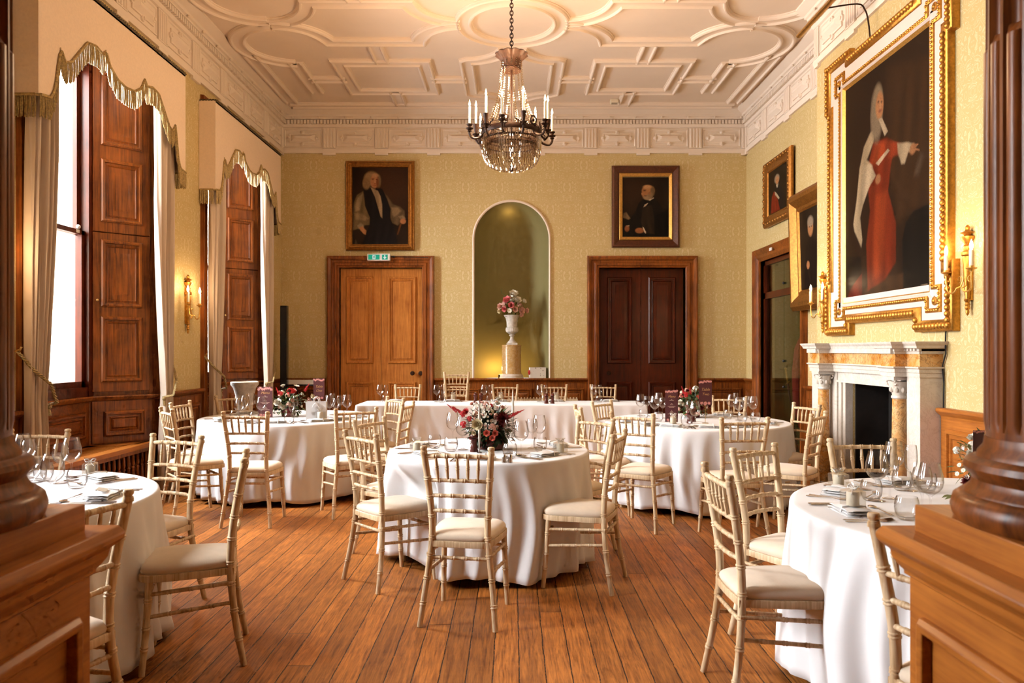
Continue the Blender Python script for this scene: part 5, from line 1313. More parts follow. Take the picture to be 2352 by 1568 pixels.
drape(per, hc, ((HX0 + HX1) / 2, (HY0 + HY1) / 2, 0), 'tablecloth', 'long white cloth on the head table along the back wall', 8, 24, .05, .02)

# ---------------------------------------------------------------- tableware
TZ = .7575
REG = []
class Kind:
    def __init__(s, make, desc, cat, grp): s.root = make(); s.desc, s.cat, s.grp = desc, cat, grp; s.n = 0; s.root['category'] = cat
    def put(s, x, y, table, rz=0, z=TZ, scale=None):
        if s.n == 0:
            s.root.location = (x, y, z); s.root.rotation_euler[2] = rz; o = s.root
            if scale: o.scale = scale
        else: o = dup(s.root, (x, y, z), rz, scale=scale or (1, 1, 1))
        s.n += 1; o['group'] = s.grp; REG.append((o, s.desc, table, CX + F * x / y)); return o
def root_(name): return thing(name, 'x', 'x')
def gl_(name, prof, seg=28, extra=None):
    def f():
        s = MB(); s.lathe(prof, seg, cap=False)
        o = s.build(name, 'glass', smooth=70); return o
    return f
wine_prof = [(.0, .002), (.036, .0), (.037, .002), (.02, .006), (.006, .012), (.0042, .02), (.004, .075), (.007, .092), (.018, .100), (.034, .112), (.046, .130), (.0495, .150), (.048, .172), (.042, .200), (.036, .228), (.0352, .2285), (.041, .200), (.047, .172), (.0485, .150), (.045, .131), (.033, .114), (.017, .1025), (.0, .098)]
sm_prof = [(.0, .002), (.033, .0), (.034, .002), (.018, .006), (.005, .012), (.004, .02), (.004, .085), (.007, .1), (.016, .108), (.028, .12), (.037, .14), (.039, .157), (.037, .18), (.031, .207), (.0303, .2075), (.036, .18), (.038, .157), (.036, .141), (.027, .122), (.0, .105)]
fl_prof = [(.0, .002), (.031, .0), (.032, .002), (.015, .006), (.005, .012), (.004, .02), (.004, .075), (.007, .088), (.016, .098), (.025, .115), (.0295, .14), (.030, .165), (.028, .2), (.025, .225), (.0243, .2255), (.027, .2), (.029, .165), (.0285, .141), (.024, .117), (.0, .094)]
tu_prof = [(.0, .0), (.027, .0), (.036, .008), (.045, .03), (.0475, .05), (.046, .072), (.040, .094), (.0393, .0945), (.045, .072), (.0465, .05), (.043, .03), (.034, .013), (.0, .010)]
K = {}
K['wine'] = Kind(gl_('wine_glass', wine_prof), 'large empty wine glass', 'wine glass', 'large wine glasses on the tables')
K['small'] = Kind(gl_('wine_glass', sm_prof), 'slim empty wine glass', 'wine glass', 'slim wine glasses on the tables')
K['flute'] = Kind(gl_('champagne_flute', fl_prof), 'empty champagne flute', 'champagne flute', 'champagne flutes on the tables')
K['tumbler'] = Kind(gl_('water_tumbler', tu_prof), 'rounded empty water tumbler', 'tumbler', 'water tumblers on the tables')
def mk_fork():
    s = MB(); s.tube([(0, -.10, .004), (0, -.06, .004), (0, .02, .006), (0, .045, .003)], [.006, .005, .0025, .004], 6, flat=.4)
    s.tube([(0, .04, .003), (0, .055, .003), (0, .068, .004)], [.005, .0115, .0115], 6, flat=.2)
    for k in (-.0085, -.0028, .0028, .0085): s.tube([(k, .066, .004), (k, .085, .006), (k * .95, .102, .008)], [.0017, .0017, .001], 5)
    return s.build('fork', 'silver')
def mk_knife():
    s = MB(); s.tube([(0, -.11, .005), (0, -.06, .005), (0, .0, .005)], [.006, .0055, .004], 6, flat=.6)
    s.tube([(0, 0, .005), (.002, .02, .005), (.003, .08, .005), (-.003, .115, .005)], [.004, .0095, .009, .001], 6, flat=.12); return s.build('table_knife', 'silver')
def mk_spoon():
    s = MB(); s.tube([(0, -.10, .004), (0, -.05, .005), (0, .03, .007), (0, .05, .004)], [.006, .0045, .0025, .004], 6, flat=.45); s.ball((0, .074, .006), .017, 10, 6, (1, 1.55, .28)); return s.build('spoon', 'silver')
K['fork'] = Kind(mk_fork, 'silver fork', 'fork', 'forks on the tables'); K['knife'] = Kind(mk_knife, 'silver table knife', 'knife', 'table knives on the tables'); K['spoon'] = Kind(mk_spoon, 'silver dessert spoon', 'spoon', 'dessert spoons on the tables')
def mk_nap():
    t = root_('folded_napkin'); s = MB(); n = 12
    for k, (w, d, z) in enumerate(((.20, .115, .0), (.196, .11, .011), (.185, .105, .021))):
        v = []
        for j in range(5):
            for i in range(n + 1):
                u = i / n - .5; q = j / 4 - .5; v.append((u * w, q * d, z + .010 + .004 * math.sin(u * 9 + k) * math.cos(q * 5) - .007 * (abs(q) * 2) ** 4 - .006 * (abs(u) * 2) ** 6))
        for j in range(5):
            for i in range(n + 1):
                u = i / n - .5; q = j / 4 - .5; v.append((u * w, q * d, z + .001))
        W_ = n + 1; o_ = 5 * W_
        f = [(j * W_ + i, j * W_ + i + 1, (j + 1) * W_ + i + 1, (j + 1) * W_ + i) for j in range(4) for i in range(n)] + [(o_ + j * W_ + i, o_ + (j + 1) * W_ + i, o_ + (j + 1) * W_ + i + 1, o_ + j * W_ + i + 1) for j in range(4) for i in range(n)]
        f += [(i, i + 1 + 0, o_ + i + 1, o_ + i)[::-1] for i in range(n)] + [(4 * W_ + i, 4 * W_ + i + 1, o_ + 4 * W_ + i + 1, o_ + 4 * W_ + i) for i in range(n)] + [(j * W_, (j + 1) * W_, o_ + (j + 1) * W_, o_ + j * W_) for j in range(4)] + [(j * W_ + n, (j + 1) * W_ + n, o_ + (j + 1) * W_ + n, o_ + j * W_ + n)[::-1] for j in range(4)]
        s.add(v, f)
    s.build('cloth', 'napkin', t, smooth=50)
    s = MB(); s.tube([(.03, .058, .006), (.03, .05, .031), (.03, 0, .036), (.03, -.05, .031), (.03, -.058, .006)], .0035, 5); s.build('ribbon', 'ribbon', t); return t
K['napkin'] = Kind(mk_nap, 'folded white napkin tied with ribbon', 'napkin', 'folded napkins on the tables')
def mk_fav():
    t = root_('favour_bag'); s = MB(); s.lathe([(.0, .0), (.024, .0), (.026, .004), (.026, .055), (.023, .06), (0, .058)], 18); s.build('candle', 'wax', t)
    s = MB(); r = .036
    v = [(x * r, y * r, z) for z in (.002, .03, .062) for x, y in ((-1, -1), (1, -1), (1, 1), (-1, 1))]; v += [(x * .012, y * .012, .074) for x, y in ((-1, -1), (1, -1), (1, 1), (-1, 1))]; v += [(x * .03, y * .024, .096) for x, y in ((-1, -.5), (1, -.8), (1, .5), (-1, .8))]
    s.add(v, [(4 * j + k, 4 * j + (k + 1) % 4, 4 * j + 4 + (k + 1) % 4, 4 * j + 4 + k) for j in range(4) for k in range(4)]); s.build('wrapper', 'cellophane', t, smooth=0)
    s = MB()
    for g in (-1, 1): s.tube([(0, 0, .074), (g * .014, 0, .088), (g * .028, .004, .085), (g * .022, -.006, .074), (0, -.004, .073)], .0032, 5); s.tube([(0, 0, .074), (g * .012, -.014, .06), (g * .022, -.026, .052)], .0028, 5)
    s.build('bow', 'ribbon', t); return t
K['favour'] = Kind(mk_fav, 'clear wrapped cream candle favour with bow', 'favour', 'wrapped candle favours')
def mk_card():
    s = MB(); s.box(-.04, .04, -.022, .022, .0, .0012, Matrix.Rotation(math.radians(14), 4, 'X')); s.lathe([(.004, .0012), (.004, .002), (.002, .002)], 8, Matrix.Rotation(math.radians(14), 4, 'X') @ Matrix.Translation((.03, 0, 0))); return s.build('place_card', 'card_tan', smooth=0)
K['card'] = Kind(mk_card, 'tan name tag lying on a napkin', 'place card', 'name tags on napkins')
def mk_mill():
    t = root_('pepper_mill'); s = MB(); s.lathe([(.0, 0), (.027, .0), (.028, .006), (.024, .02), (.026, .028), (.018, .05), (.017, .07), (.024, .085), (.026, .09), (.018, .093)], 20); s.build('body', 'mill_wood', t)
    s = MB(); s.lathe([(.018, .094), (.026, .097), (.027, .105), (.022, .12), (.012, .128), (.0, .13)], 20); h = s.build('head', 'mill_wood', t); s = MB(); s.ball((0, 0, .135), .006, 8, 6); s.build('nut', 'silver', h); return t
K['mill'] = Kind(mk_mill, 'dark red wooden pepper mill', 'pepper mill', 'wooden pepper mills')
def mk_salt():
    s = MB(); s.lathe([(.0, 0), (.014, 0), (.015, .004), (.012, .02), (.014, .034), (.012, .042), (.007, .05), (.0, .052)], 16); return s.build('salt_shaker', 'silver')
K['salt'] = Kind(mk_salt, 'small silver salt shaker', 'salt shaker', 'small silver shakers')
def mk_taper():
    t = root_('taper_candle'); s = MB(); s.lathe([(.0, .0), (.018, .0), (.018, .004), (.005, .008), (.004, .03), (.005, .034)], 14); s.build('holder', 'silver', t)
    s = MB(); s.lathe([(.0, .03), (.004, .03), (.007, .10), (.0095, .19), (.0085, .24), (.005, .31), (.0015, .34), (0, .342)], 14); s.build('candle', 'stone', t); return t
K['taper'] = Kind(mk_taper, 'pale grey slender candle', 'candle', 'pale grey slender candles')
TN = {1: 'the middle round table', 2: 'the far window-side round table', 3: 'the far fireplace-side round table', 4: 'the front window-side round table', 5: 'the front fireplace-side round table', 6: 'the long head table'}
def at_px(k, px, py, tb, rz=0, **kw): p = on_z(px, py, TZ); return K[k].put(p.x, p.y, tb, rz, **kw)
# explicit glassware, positions of their bases
for k, px, py in (('wine', 1063, 1033), ('wine', 1040, 1017), ('flute', 1168, 1041), ('wine', 1197, 1046), ('small', 1222, 1029), ('wine', 1239, 1027), ('tumbler', 1171, 1052), ('tumbler', 1241, 1036), ('tumbler', 998, 1029), ('tumbler', 1036, 1036), ('small', 1150, 1020)): at_px(k, px, py, 1)
for k, px, py in (('favour', 957, 1036), ('favour', 1287, 1038), ('salt', 1158, 1062), ('salt', 1172, 1062), ('mill', 1089, 1037), ('mill', 1103, 1027)): at_px(k, px, py, 1, .5)
at_px('taper', 1101, 1040, 1); p = on_z(1178, 1012, TZ); K['taper'].put(p.x, p.y, 1, scale=(1.05, 1.05, 1.12))
for k, px, py in (('wine', 2014, 1150), ('small', 2044, 1145), ('wine', 2053, 1117), ('flute', 2092, 1127), ('small', 2118, 1188), ('wine', 2137, 1190), ('tumbler', 2001, 1149), ('tumbler', 2083, 1193), ('tumbler', 2072, 1126), ('small', 2222, 1110), ('tumbler', 2128, 1130)): at_px(k, px, py, 5)
at_px('favour', 1926, 1116, 5, .2)
for k, px, py in (('wine', 164, 1103), ('small', 139, 1110), ('wine', 121, 1157), ('small', 74, 1152), ('wine', 52, 1090), ('small', 66, 1098), ('tumbler', 177, 1121), ('tumbler', 84, 1108), ('tumbler', 100, 1104), ('wine', 36, 1098)): at_px(k, px, py, 4)
at_px('favour', 207, 1090, 4, .4)
# clusters on the two far tables
for k, px, py in (('wine', 562, 960), ('wine', 576, 952), ('wine', 600, 964), ('small', 590, 950), ('small', 545, 955), ('flute', 670, 967), ('flute', 678, 958), ('tumbler', 664, 972), ('wine', 797, 957), ('small', 782, 953), ('small', 772, 962), ('flute', 764, 952), ('tumbler', 781, 965), ('wine', 757, 958), ('wine', 550, 968), ('tumbler', 584, 968), ('tumbler', 539, 964)): at_px(k, px, py, 2)
for k, px, py in (('wine', 1471, 955), ('small', 1486, 955), ('wine', 1504, 961), ('wine', 1513, 950), ('small', 1522, 960), ('tumbler', 1478, 962), ('tumbler', 1512, 968), ('small', 1583, 969), ('wine', 1596, 980), ('tumbler', 1576, 978), ('wine', 1680, 955), ('wine', 1697, 965), ('small', 1713, 958), ('wine', 1730, 962), ('small', 1724, 955), ('flute', 1690, 950), ('tumbler', 1705, 969), ('tumbler', 1735, 970), ('tumbler', 1672, 962)): at_px(k, px, py, 3)
K['mill'].put(*on_z(1584, 972, TZ)[:2], 3); K['mill'].put(*on_z(1592, 968, TZ)[:2], 3)
for px in (873, 1003, 1112, 1239, 1364):
    D = 10.06; K['wine'].put(wx(px, D), D, 6); K['flute'].put(wx(px + 14, D + .05), D + .05, 6); K['tumbler'].put(wx(px + 12, D - .14), D - .14, 6)
    K['napkin'].put(wx(px + 37, 10.16), 10.14, 6, .0); K['fork'].put(wx(px + 18, 10.12) + .03, 10.16, 6, PI); K['knife'].put(wx(px + 54, 10.12) + .02, 10.16, 6, PI)
for px in (1041, 1150, 1277): K['favour'].put(wx(px, 10.14), 10.14, 6, .3, z=TZ + .034)
for px in (1092, 1105): K['mill'].put(wx(px, 9.9), 9.9, 6)
for px in (1255, 1269): K['mill'].put(wx(px, 9.75), 9.75, 6)
# place settings at the chairs
def setting(T, c_, tb, seed, fav=False, card=False, rr=.19):
    rs = random.Random(seed); x, y, R_ = T; dx, dy = c_[0] - x, c_[1] - y; n = math.hypot(dx, dy); dx /= n; dy /= n
    rz = math.atan2(dx, -dy)           # local -y points at the chair
    def P(u, v): return (x + dx * (R_ - v) + (-dy) * u * 1.0, y + dy * (R_ - v) + dx * u)
    sx = 1
    a_ = rs.uniform(-.12, .12)
    q = P(0, rr); K['napkin'].put(q[0], q[1], tb, rz + a_)
    q = P(.15, rr); K['fork'].put(q[0], q[1], tb, rz + a_ * .5); q = P(.178, rr - .005); K['fork'].put(q[0], q[1], tb, rz + .04)
    q = P(-.145, rr); K['knife'].put(q[0], q[1], tb, rz); q = P(-.17, rr); K['knife'].put(q[0], q[1], tb, rz - .04)
    q = P(-.02, rr + .14); K['spoon'].put(q[0], q[1], tb, rz + PI / 2 + a_)
    if fav: q = P(.02, rr); K['favour'].put(q[0], q[1], tb, rz + .3, z=TZ + .034)
    if card: q = P(-.03, rr); K['card'].put(q[0], q[1], tb, rz + .2, z=TZ + .042)
for i, c_ in enumerate(c1): setting(T1, c_, 1, 10 + i, rr=.17)
for i, c_ in enumerate(c2): setting(T2, c_, 2, 20 + i, fav=i in (1,))
for i, c_ in enumerate(c3): setting(T3, c_, 3, 30 + i, fav=i in (0,))
for i, c_ in enumerate(c4): setting(T4, c_, 4, 40 + i, card=i == 1)
for i, c_ in enumerate(c5): setting(T5, c_, 5, 50 + i, fav=i == 0)
setting(T5, (3.1, 3.9), 5, 61); setting(T4, (-3.1, 2.4), 4, 62)

# ---------------------------------------------------------------- flowers
def petal(s, L_, w, cup, M, tip=0):
    v = []; rows = 4
    for j in range(rows + 1):
        t = j / rows; ww = w * math.sin(PI * min(.98, t * .82 + .12)) * (1 - tip * t)
        for k in (-1, -.4, .4, 1): v.append((k * ww, L_ * t, cup * L_ * (t * t) + .25 * ww * abs(k)))
    s.add(v, [(j * 4 + i, j * 4 + i + 1, (j + 1) * 4 + i + 1, (j + 1) * 4 + i) for j in range(rows) for i in range(3)], M)
def m_rose(seed=0):
    s = MB(); rs = random.Random(seed)
    for ring, (k, L_, w, tilt) in enumerate(((6, 1.0, .55, 18), (6, .88, .5, 42), (5, .72, .42, 62), (4, .55, .32, 76), (3, .4, .22, 86))):
        for i in range(k):
            M = Matrix.Rotation(2 * PI * (i + ring * .37) / k + rs.uniform(-.1, .1), 4, 'Z') @ Matrix.Rotation(math.radians(tilt), 4, 'X') @ Matrix.Translation((0, .05, -.05)); petal(s, L_, w, .35, M)
    s.ball((0, 0, .1), .36, 8, 6); return s
def m_dahlia():
    s = MB()
    for ring in range(7):
        k = 16 - ring
        for i in range(k):
            M = Matrix.Rotation(2 * PI * (i + .5 * (ring % 2)) / k, 4, 'Z') @ Matrix.Rotation(math.radians(6 + ring * 13), 4, 'X'); petal(s, 1 - ring * .09, .17, .12, M, .5)
    return s
def m_daisy():
    s = MB()
    for i in range(9): petal(s, 1, .3, .08, Matrix.Rotation(2 * PI * i / 9, 4, 'Z') @ Matrix.Rotation(math.radians(12), 4, 'X'))
    s.cur = 1; s.ball((0, 0, .08), .3, 8, 5, (1, 1, .5)); return s
def m_plume():
    s = MB(); rs = random.Random(5)
    for i in range(150):
        t = rs.random(); a_ = rs.uniform(0, 2 * PI); r = .30 * (1 - t) ** .8 * rs.uniform(.4, 1); s.ball((r * math.cos(a_), r * math.sin(a_), t * 1.9), .055 * (1.15 - .6 * t), 5, 3, (1, 1, 1.6))
    return s
def m_cluster():
    s = MB(); rs = random.Random(8)
    for i in range(34):
        d = Vector((rs.gauss(0, 1), rs.gauss(0, 1), abs(rs.gauss(0, 1)))).normalized() * .75; M = Matrix.Translation(d) @ d.to_track_quat('Z', 'Y').to_matrix().to_4x4() @ Matrix.Scale(.26, 4)
        for k in range(5): petal(s, 1, .45, .1, M @ Matrix.Rotation(2 * PI * k / 5, 4, 'Z'))
    return s
FM = {}
for nm, mk, mats in (('rose', m_rose, ('petal_white',)), ('cream_rose', lambda: m_rose(3), ('petal_cream',)), ('blush_rose', lambda: m_rose(4), ('petal_blush',)), ('pink_rose', lambda: m_rose(5), ('petal_pink',)), ('coral_rose', lambda: m_rose(6), ('petal_coral',)),
                     ('dahlia', m_dahlia, ('petal_burgundy',)), ('red_dahlia', m_dahlia, ('petal_red',)), ('daisy', m_daisy, ('petal_white', 'petal_cream')), ('astilbe', m_plume, ('petal_red',)), ('pink_astilbe', m_plume, ('petal_pink',)), ('hydrangea', m_cluster, ('petal_white',)), ('blush_cluster', m_cluster, ('petal_blush',)), ('red_cluster', m_cluster, ('petal_red',))):
    FM[nm] = mk().mesh(nm, mats, 60)
def leafy(s, p, d, L_, w):
    d = Vector(d).normalized(); M = Matrix.Translation(p) @ d.to_track_quat('Y', 'Z').to_matrix().to_4x4(); petal(s, L_, w, -.12, M, .6)
def arrangement(t, items, centre, rx, rz_, leaves, seed, lm=('leaf_dark', 'leaf', 'leaf_grey'), D0=None):
    rs = random.Random(seed); base = Vector(t.location)
    for nm, p, r, d in items:
        o = bpy.data.objects.new(nm.split('_')[-1] if nm not in ('blush_cluster', 'red_cluster') else 'filler_flower', FM[nm]); COL.objects.link(o); o.parent = t
        o.location = Vector(p) - base; o.scale = (r, r, r); o.rotation_euler = Vector(d).to_track_quat('Z', 'Y').to_euler()
    s = MB(); c_ = Vector(centre) - base
    for i in range(leaves):
        dr = Vector((rs.gauss(0, 1), rs.gauss(0, 1), rs.gauss(0, .8))).normalized(); k = rs.uniform(.35, .98)
        p = c_ + Vector((dr.x * rx * k, dr.y * rx * k, dr.z * rz_ * k))
        if p.z < .01: p.z = .01 + rs.random() * .03
        s.cur = rs.choice((0, 0, 1, 1, 2)); q_ = dr + Vector((0, 0, rs.uniform(-.4, .4)))
        L_ = rs.uniform(.025, .055)
        if (p + q_.normalized() * L_).z < .004: q_.z = abs(q_.z)
        leafy(s, p, q_, L_, L_ * rs.uniform(.3, .5))
    for i in range(16):
        dr = Vector((rs.gauss(0, 1), rs.gauss(0, 1), rs.uniform(.1, 1.4))).normalized(); e = c_ + Vector((dr.x * rx * 1.15, dr.y * rx * 1.15, dr.z * rz_ * 1.1)); s.cur = 1; s.tube([c_, c_.lerp(e, .6) + Vector((0, 0, .01)), e], .0018, 4)
    s.build('foliage', lm, t, smooth=60)
def outd(p, c_): d = Vector(p) - Vector(c_); d += Vector((0, -.35, .1)) * d.length; return d
def vase(t, r, h, mat='mill_wood'):
    s = MB(); s.lathe([(.0, 0), (r * .8, 0), (r * .95, .01), (r, h * .6), (r * .92, h), (r * .85, h), (r * .9, h * .6), (0, h * .5)], 24); s.build('vase', mat, t)
# middle table
cc = (wx(1128, 5.28), 5.28, TZ + .19)
t = thing('flower_centrepiece', 'red, cream and coral flowers in a dark wooden pot on the middle round table', 'flower arrangement', (cc[0], cc[1], TZ)); vase(t, .10, .10)
it = []
def fl(nm, X, Y, rpx, D, sc=1.0):
    px, py = 1020 + X / 7.84, 880 + Y / 7.84; p = (wx(px, D), D, wz(py, D)); it.append((nm, p, rpx / 7.84 * D / F * 1.3, outd(p, cc)))
for a_ in (('red_dahlia', 400, 510, 62, 5.15), ('red_cluster', 340, 560, 60, 5.12), ('dahlia', 1050, 640, 110, 5.12), ('cream_rose', 612, 740, 92, 5.06), ('coral_rose', 770, 890, 55, 5.05), ('coral_rose', 920, 890, 50, 5.06), ('coral_rose', 868, 975, 50, 5.04), ('blush_cluster', 870, 800, 70, 5.1), ('red_cluster', 350, 745, 62, 5.1), ('rose', 970, 300, 52, 5.25), ('rose', 955, 375, 48, 5.22), ('blush_rose', 1050, 445, 36, 5.2), ('blush_rose', 510, 380, 36, 5.25), ('hydrangea', 580, 420, 60, 5.25), ('red_cluster', 840, 410, 44, 5.25), ('dahlia', 920, 470, 55, 5.25), ('blush_rose', 945, 620, 60, 5.15), ('blush_cluster', 750, 390, 62, 5.3), ('hydrangea', 700, 480, 70, 5.22), ('hydrangea', 850, 520, 52, 5.18), ('blush_cluster', 560, 560, 60, 5.2), ('red_cluster', 460, 640, 50, 5.15), ('cream_rose', 545, 890, 40, 5.08), ('dahlia', 480, 980, 34, 5.12), ('dahlia', 1010, 780, 60, 5.15)): fl(*a_)
rs = random.Random(2)
for i in range(62): fl(('daisy', 'daisy', 'blush_cluster')[i % 3], rs.uniform(520, 960), rs.uniform(330, 800), rs.uniform(20, 30), 5.12)
it_p = [((wx(1050, 5.15), 5.15, wz(944, 5.15)), (-.9, -.1, .62)), ((wx(1168, 5.18), 5.18, wz(957, 5.18)), (.93, -.1, .42)), ((wx(1178, 5.2), 5.2, wz(952, 5.2)), (.9, 0, .4)), ((wx(1062, 5.15), 5.15, wz(950, 5.15)), (-.6, -.2, .5))]
for p, d in it_p: it.append(('astilbe', p, .045, d))
arrangement(t, it, (cc[0], cc[1], TZ + .15), .175, .15, 950, 3, ('leaf_dark', 'leaf_dark', 'leaf'))
# far window-side table
def auto_arr(px, py, tb, label, W_, H_, pal, seed, exp=(), n=26, leaves=240, vs='petal_burgundy'):
    b_ = on_z(px, py, TZ); t = thing('flower_centrepiece', label, 'flower arrangement', (b_.x, b_.y, TZ)); vase(t, .07, .09, vs); rs = random.Random(seed); items = []
    c_ = Vector((b_.x, b_.y, TZ + H_ * .45))
    for i in range(n):
        d = Vector((rs.gauss(0, 1), rs.gauss(0, 1), rs.gauss(.3, .8))).normalized(); 
        if d.y > .4: d.y *= -1
        p = c_ + Vector((d.x * W_, d.y * W_ * .8, d.z * H_ * .5)); p.z = max(TZ + .05, p.z); nm, r = pal[i % len(pal)]; items.append((nm, p, r * rs.uniform(.8, 1.15), outd(p, c_)))
    for nm, X, Y, r, dd in exp: p = Vector((wx(X, b_.y + dd), b_.y + dd, wz(Y, b_.y + dd))); items.append((nm, p, r, (p - c_) + Vector((0, -.05, .12))))
    arrangement(t, items, (b_.x, b_.y, TZ + H_ * .42), W_ * 1.0, H_ * .5, leaves, seed)
auto_arr(662, 956, 2, 'red plume and white flowers beside the white gift bag', .17, .30, [('rose', .028), ('blush_cluster', .03), ('daisy', .014), ('hydrangea', .03), ('blush_rose', .026), ('daisy', .013)], 4,
         [('astilbe', 642, 905, .05, -.1), ('astilbe', 700, 897, .05, 0), ('red_cluster', 667, 900, .05, -.1), ('red_dahlia', 672, 900, .045, -.08), ('daisy', 681, 887, .034, 0), ('rose', 650, 888, .03, 0), ('rose', 640, 926, .05, -.15), ('cream_rose', 716, 912, .035, -.05), ('blush_rose', 708, 920, .035, -.05), ('red_cluster', 645, 905, .04, -.1)])
auto_arr(1592, 958, 3, 'dark leafy flowers with red plumes beside the standing menu', .19, .30, [('dahlia', .034), ('blush_cluster', .028), ('hydrangea', .024), ('daisy', .014), ('blush_rose', .026), ('coral_rose', .02)], 6,
         [('astilbe', 1572, 905, .055, -.08), ('astilbe', 1586, 905, .05, -.08), ('hydrangea', 1598, 893, .042, 0), ('hydrangea', 1588, 900, .03, 0), ('coral_rose', 1604, 914, .03, -.1), ('blush_rose', 1615, 928, .035, -.1), ('rose', 1563, 925, .035, -.1), ('red_cluster', 1574, 908, .045, -.1)], leaves=420)
auto_arr(2290, 1128, 5, 'white rose and red flowers with green leaves behind the fluted column', .19, .30, [('rose', .03), ('dahlia', .032), ('hydrangea', .03), ('daisy', .014), ('blush_cluster', .026)], 9,
         [('rose', 2240, 1050, .042, -.06), ('hydrangea', 2248, 1072, .042, -.08), ('red_cluster', 2258, 1030, .03, 0), ('daisy', 2204, 1068, .013, -.05), ('daisy', 2199, 1088, .013, -.05), ('daisy', 2213, 1080, .013, -.05), ('daisy', 2222, 1095, .013, -.05), ('dahlia', 2225, 1105, .035, -.05)])
s = MB()
for px, py, dx_, L_ in ((2215, 1135, -.9, .10), (2200, 1140, -.7, .09), (2225, 1142, -.8, .10), (2190, 1138, -.95, .07), (2210, 1150, -.8, .08)):
    p = on_z(px, py, TZ + .03); leafy(s, p, (dx_, -.35, .05), L_, .022)
tag(s.build('leaf_sprig', 'leaf', smooth=60), 'green leaf sprig lying in front of the column-side flowers', 'leaves')
auto_arr(-60, 1130, 4, 'low flowers at the middle of the front window-side table', .16, .26, [('rose', .03), ('dahlia', .032), ('hydrangea', .03)], 12, n=16, leaves=120) if False else None
# niche urn flowers are part of their own bunch
bz_ = 1.99
t = thing('flower_bouquet', 'pink, blush and white flower bouquet in the stone urn', 'flowers', (wx(1176, NY), NY, bz_ - .06)); cc = (wx(1176, NY), NY, bz_ + .12); it = []
def fu(nm, X, Y, rpx, dd=-.1): D = NY + dd; px, py = 1080 + X / 3.484, 450 + Y / 3.484; p = (wx(px, D), D, wz(py, D)); it.append((nm, p, rpx / 3.484 * D / F, outd(p, cc)))
for a_ in (('rose', 347, 792, 42), ('hydrangea', 347, 792, 36), ('rose', 372, 838, 40), ('rose', 428, 845, 24), ('pink_rose', 298, 838, 38), ('pink_rose', 330, 875, 30, -.14), ('blush_rose', 248, 885, 32), ('pink_rose', 278, 905, 26, -.13), ('daisy', 315, 915, 22, -.15), ('blush_rose', 358, 905, 28, -.13), ('blush_rose', 405, 915, 34, -.14), ('blush_rose', 445, 915, 26), ('blush_rose', 405, 945, 24, -.14), ('cream_rose', 238, 920, 22), ('hydrangea', 300, 840, 30, 0), ('blush_cluster', 390, 880, 36, 0), ('blush_cluster', 280, 870, 40, 0), ('rose', 340, 850, 40, 0)): fu(*a_)
arrangement(t, it, (cc[0], cc[1], bz_ + .10), .16, .15, 160, 15)
s = MB(); s.tube([(0 - .03, 0, .2), (-.1, -.02, .36), (-.16, -.02, .40), (-.17, -.02, .47)], .004, 5); s.tube([(.0, 0, .3), (-.06, -.02, .37), (-.04, -.02, .42), (-.02, -.02, .40)], .0035, 5); s.build('stem', 'leaf', t)

# ---------------------------------------------------------------- menus, table cards, gift bag
def text_mesh(body, size, mat, parent, loc, rot=(PI / 2, 0, 0), shear=.35, name='lettering'):
    cu = bpy.data.curves.new('t', 'FONT'); cu.body = body; cu.size = size; cu.align_x = 'CENTER'; cu.align_y = 'CENTER'; cu.shear = shear; cu.extrude = .0003; cu.resolution_u = 3
    o = bpy.data.objects.new('t', cu); COL.objects.link(o); dg = bpy.context.evaluated_depsgraph_get(); me = bpy.data.meshes.new_from_object(o.evaluated_get(dg)); bpy.data.objects.remove(o)
    me.materials.clear(); me.materials.append(MATS[mat]); m = bpy.data.objects.new(name, me); COL.objects.link(m); m.parent = parent; m.location = loc; m.rotation_euler = rot; return m
def flw(s, x, z, r, y=-.0022, n=5):
    for k in range(n):
        a_ = 2 * PI * k / n + x * 9; s.add([(x, y, z), (x + r * math.cos(a_ - .5), y, z + r * .8 * math.sin(a_ - .5)), (x + r * 1.15 * math.cos(a_), y - .0004, z + r * 1.15 * math.sin(a_)), (x + r * math.cos(a_ + .5), y, z + r * .8 * math.sin(a_ + .5))], [(0, 1, 2, 3)])
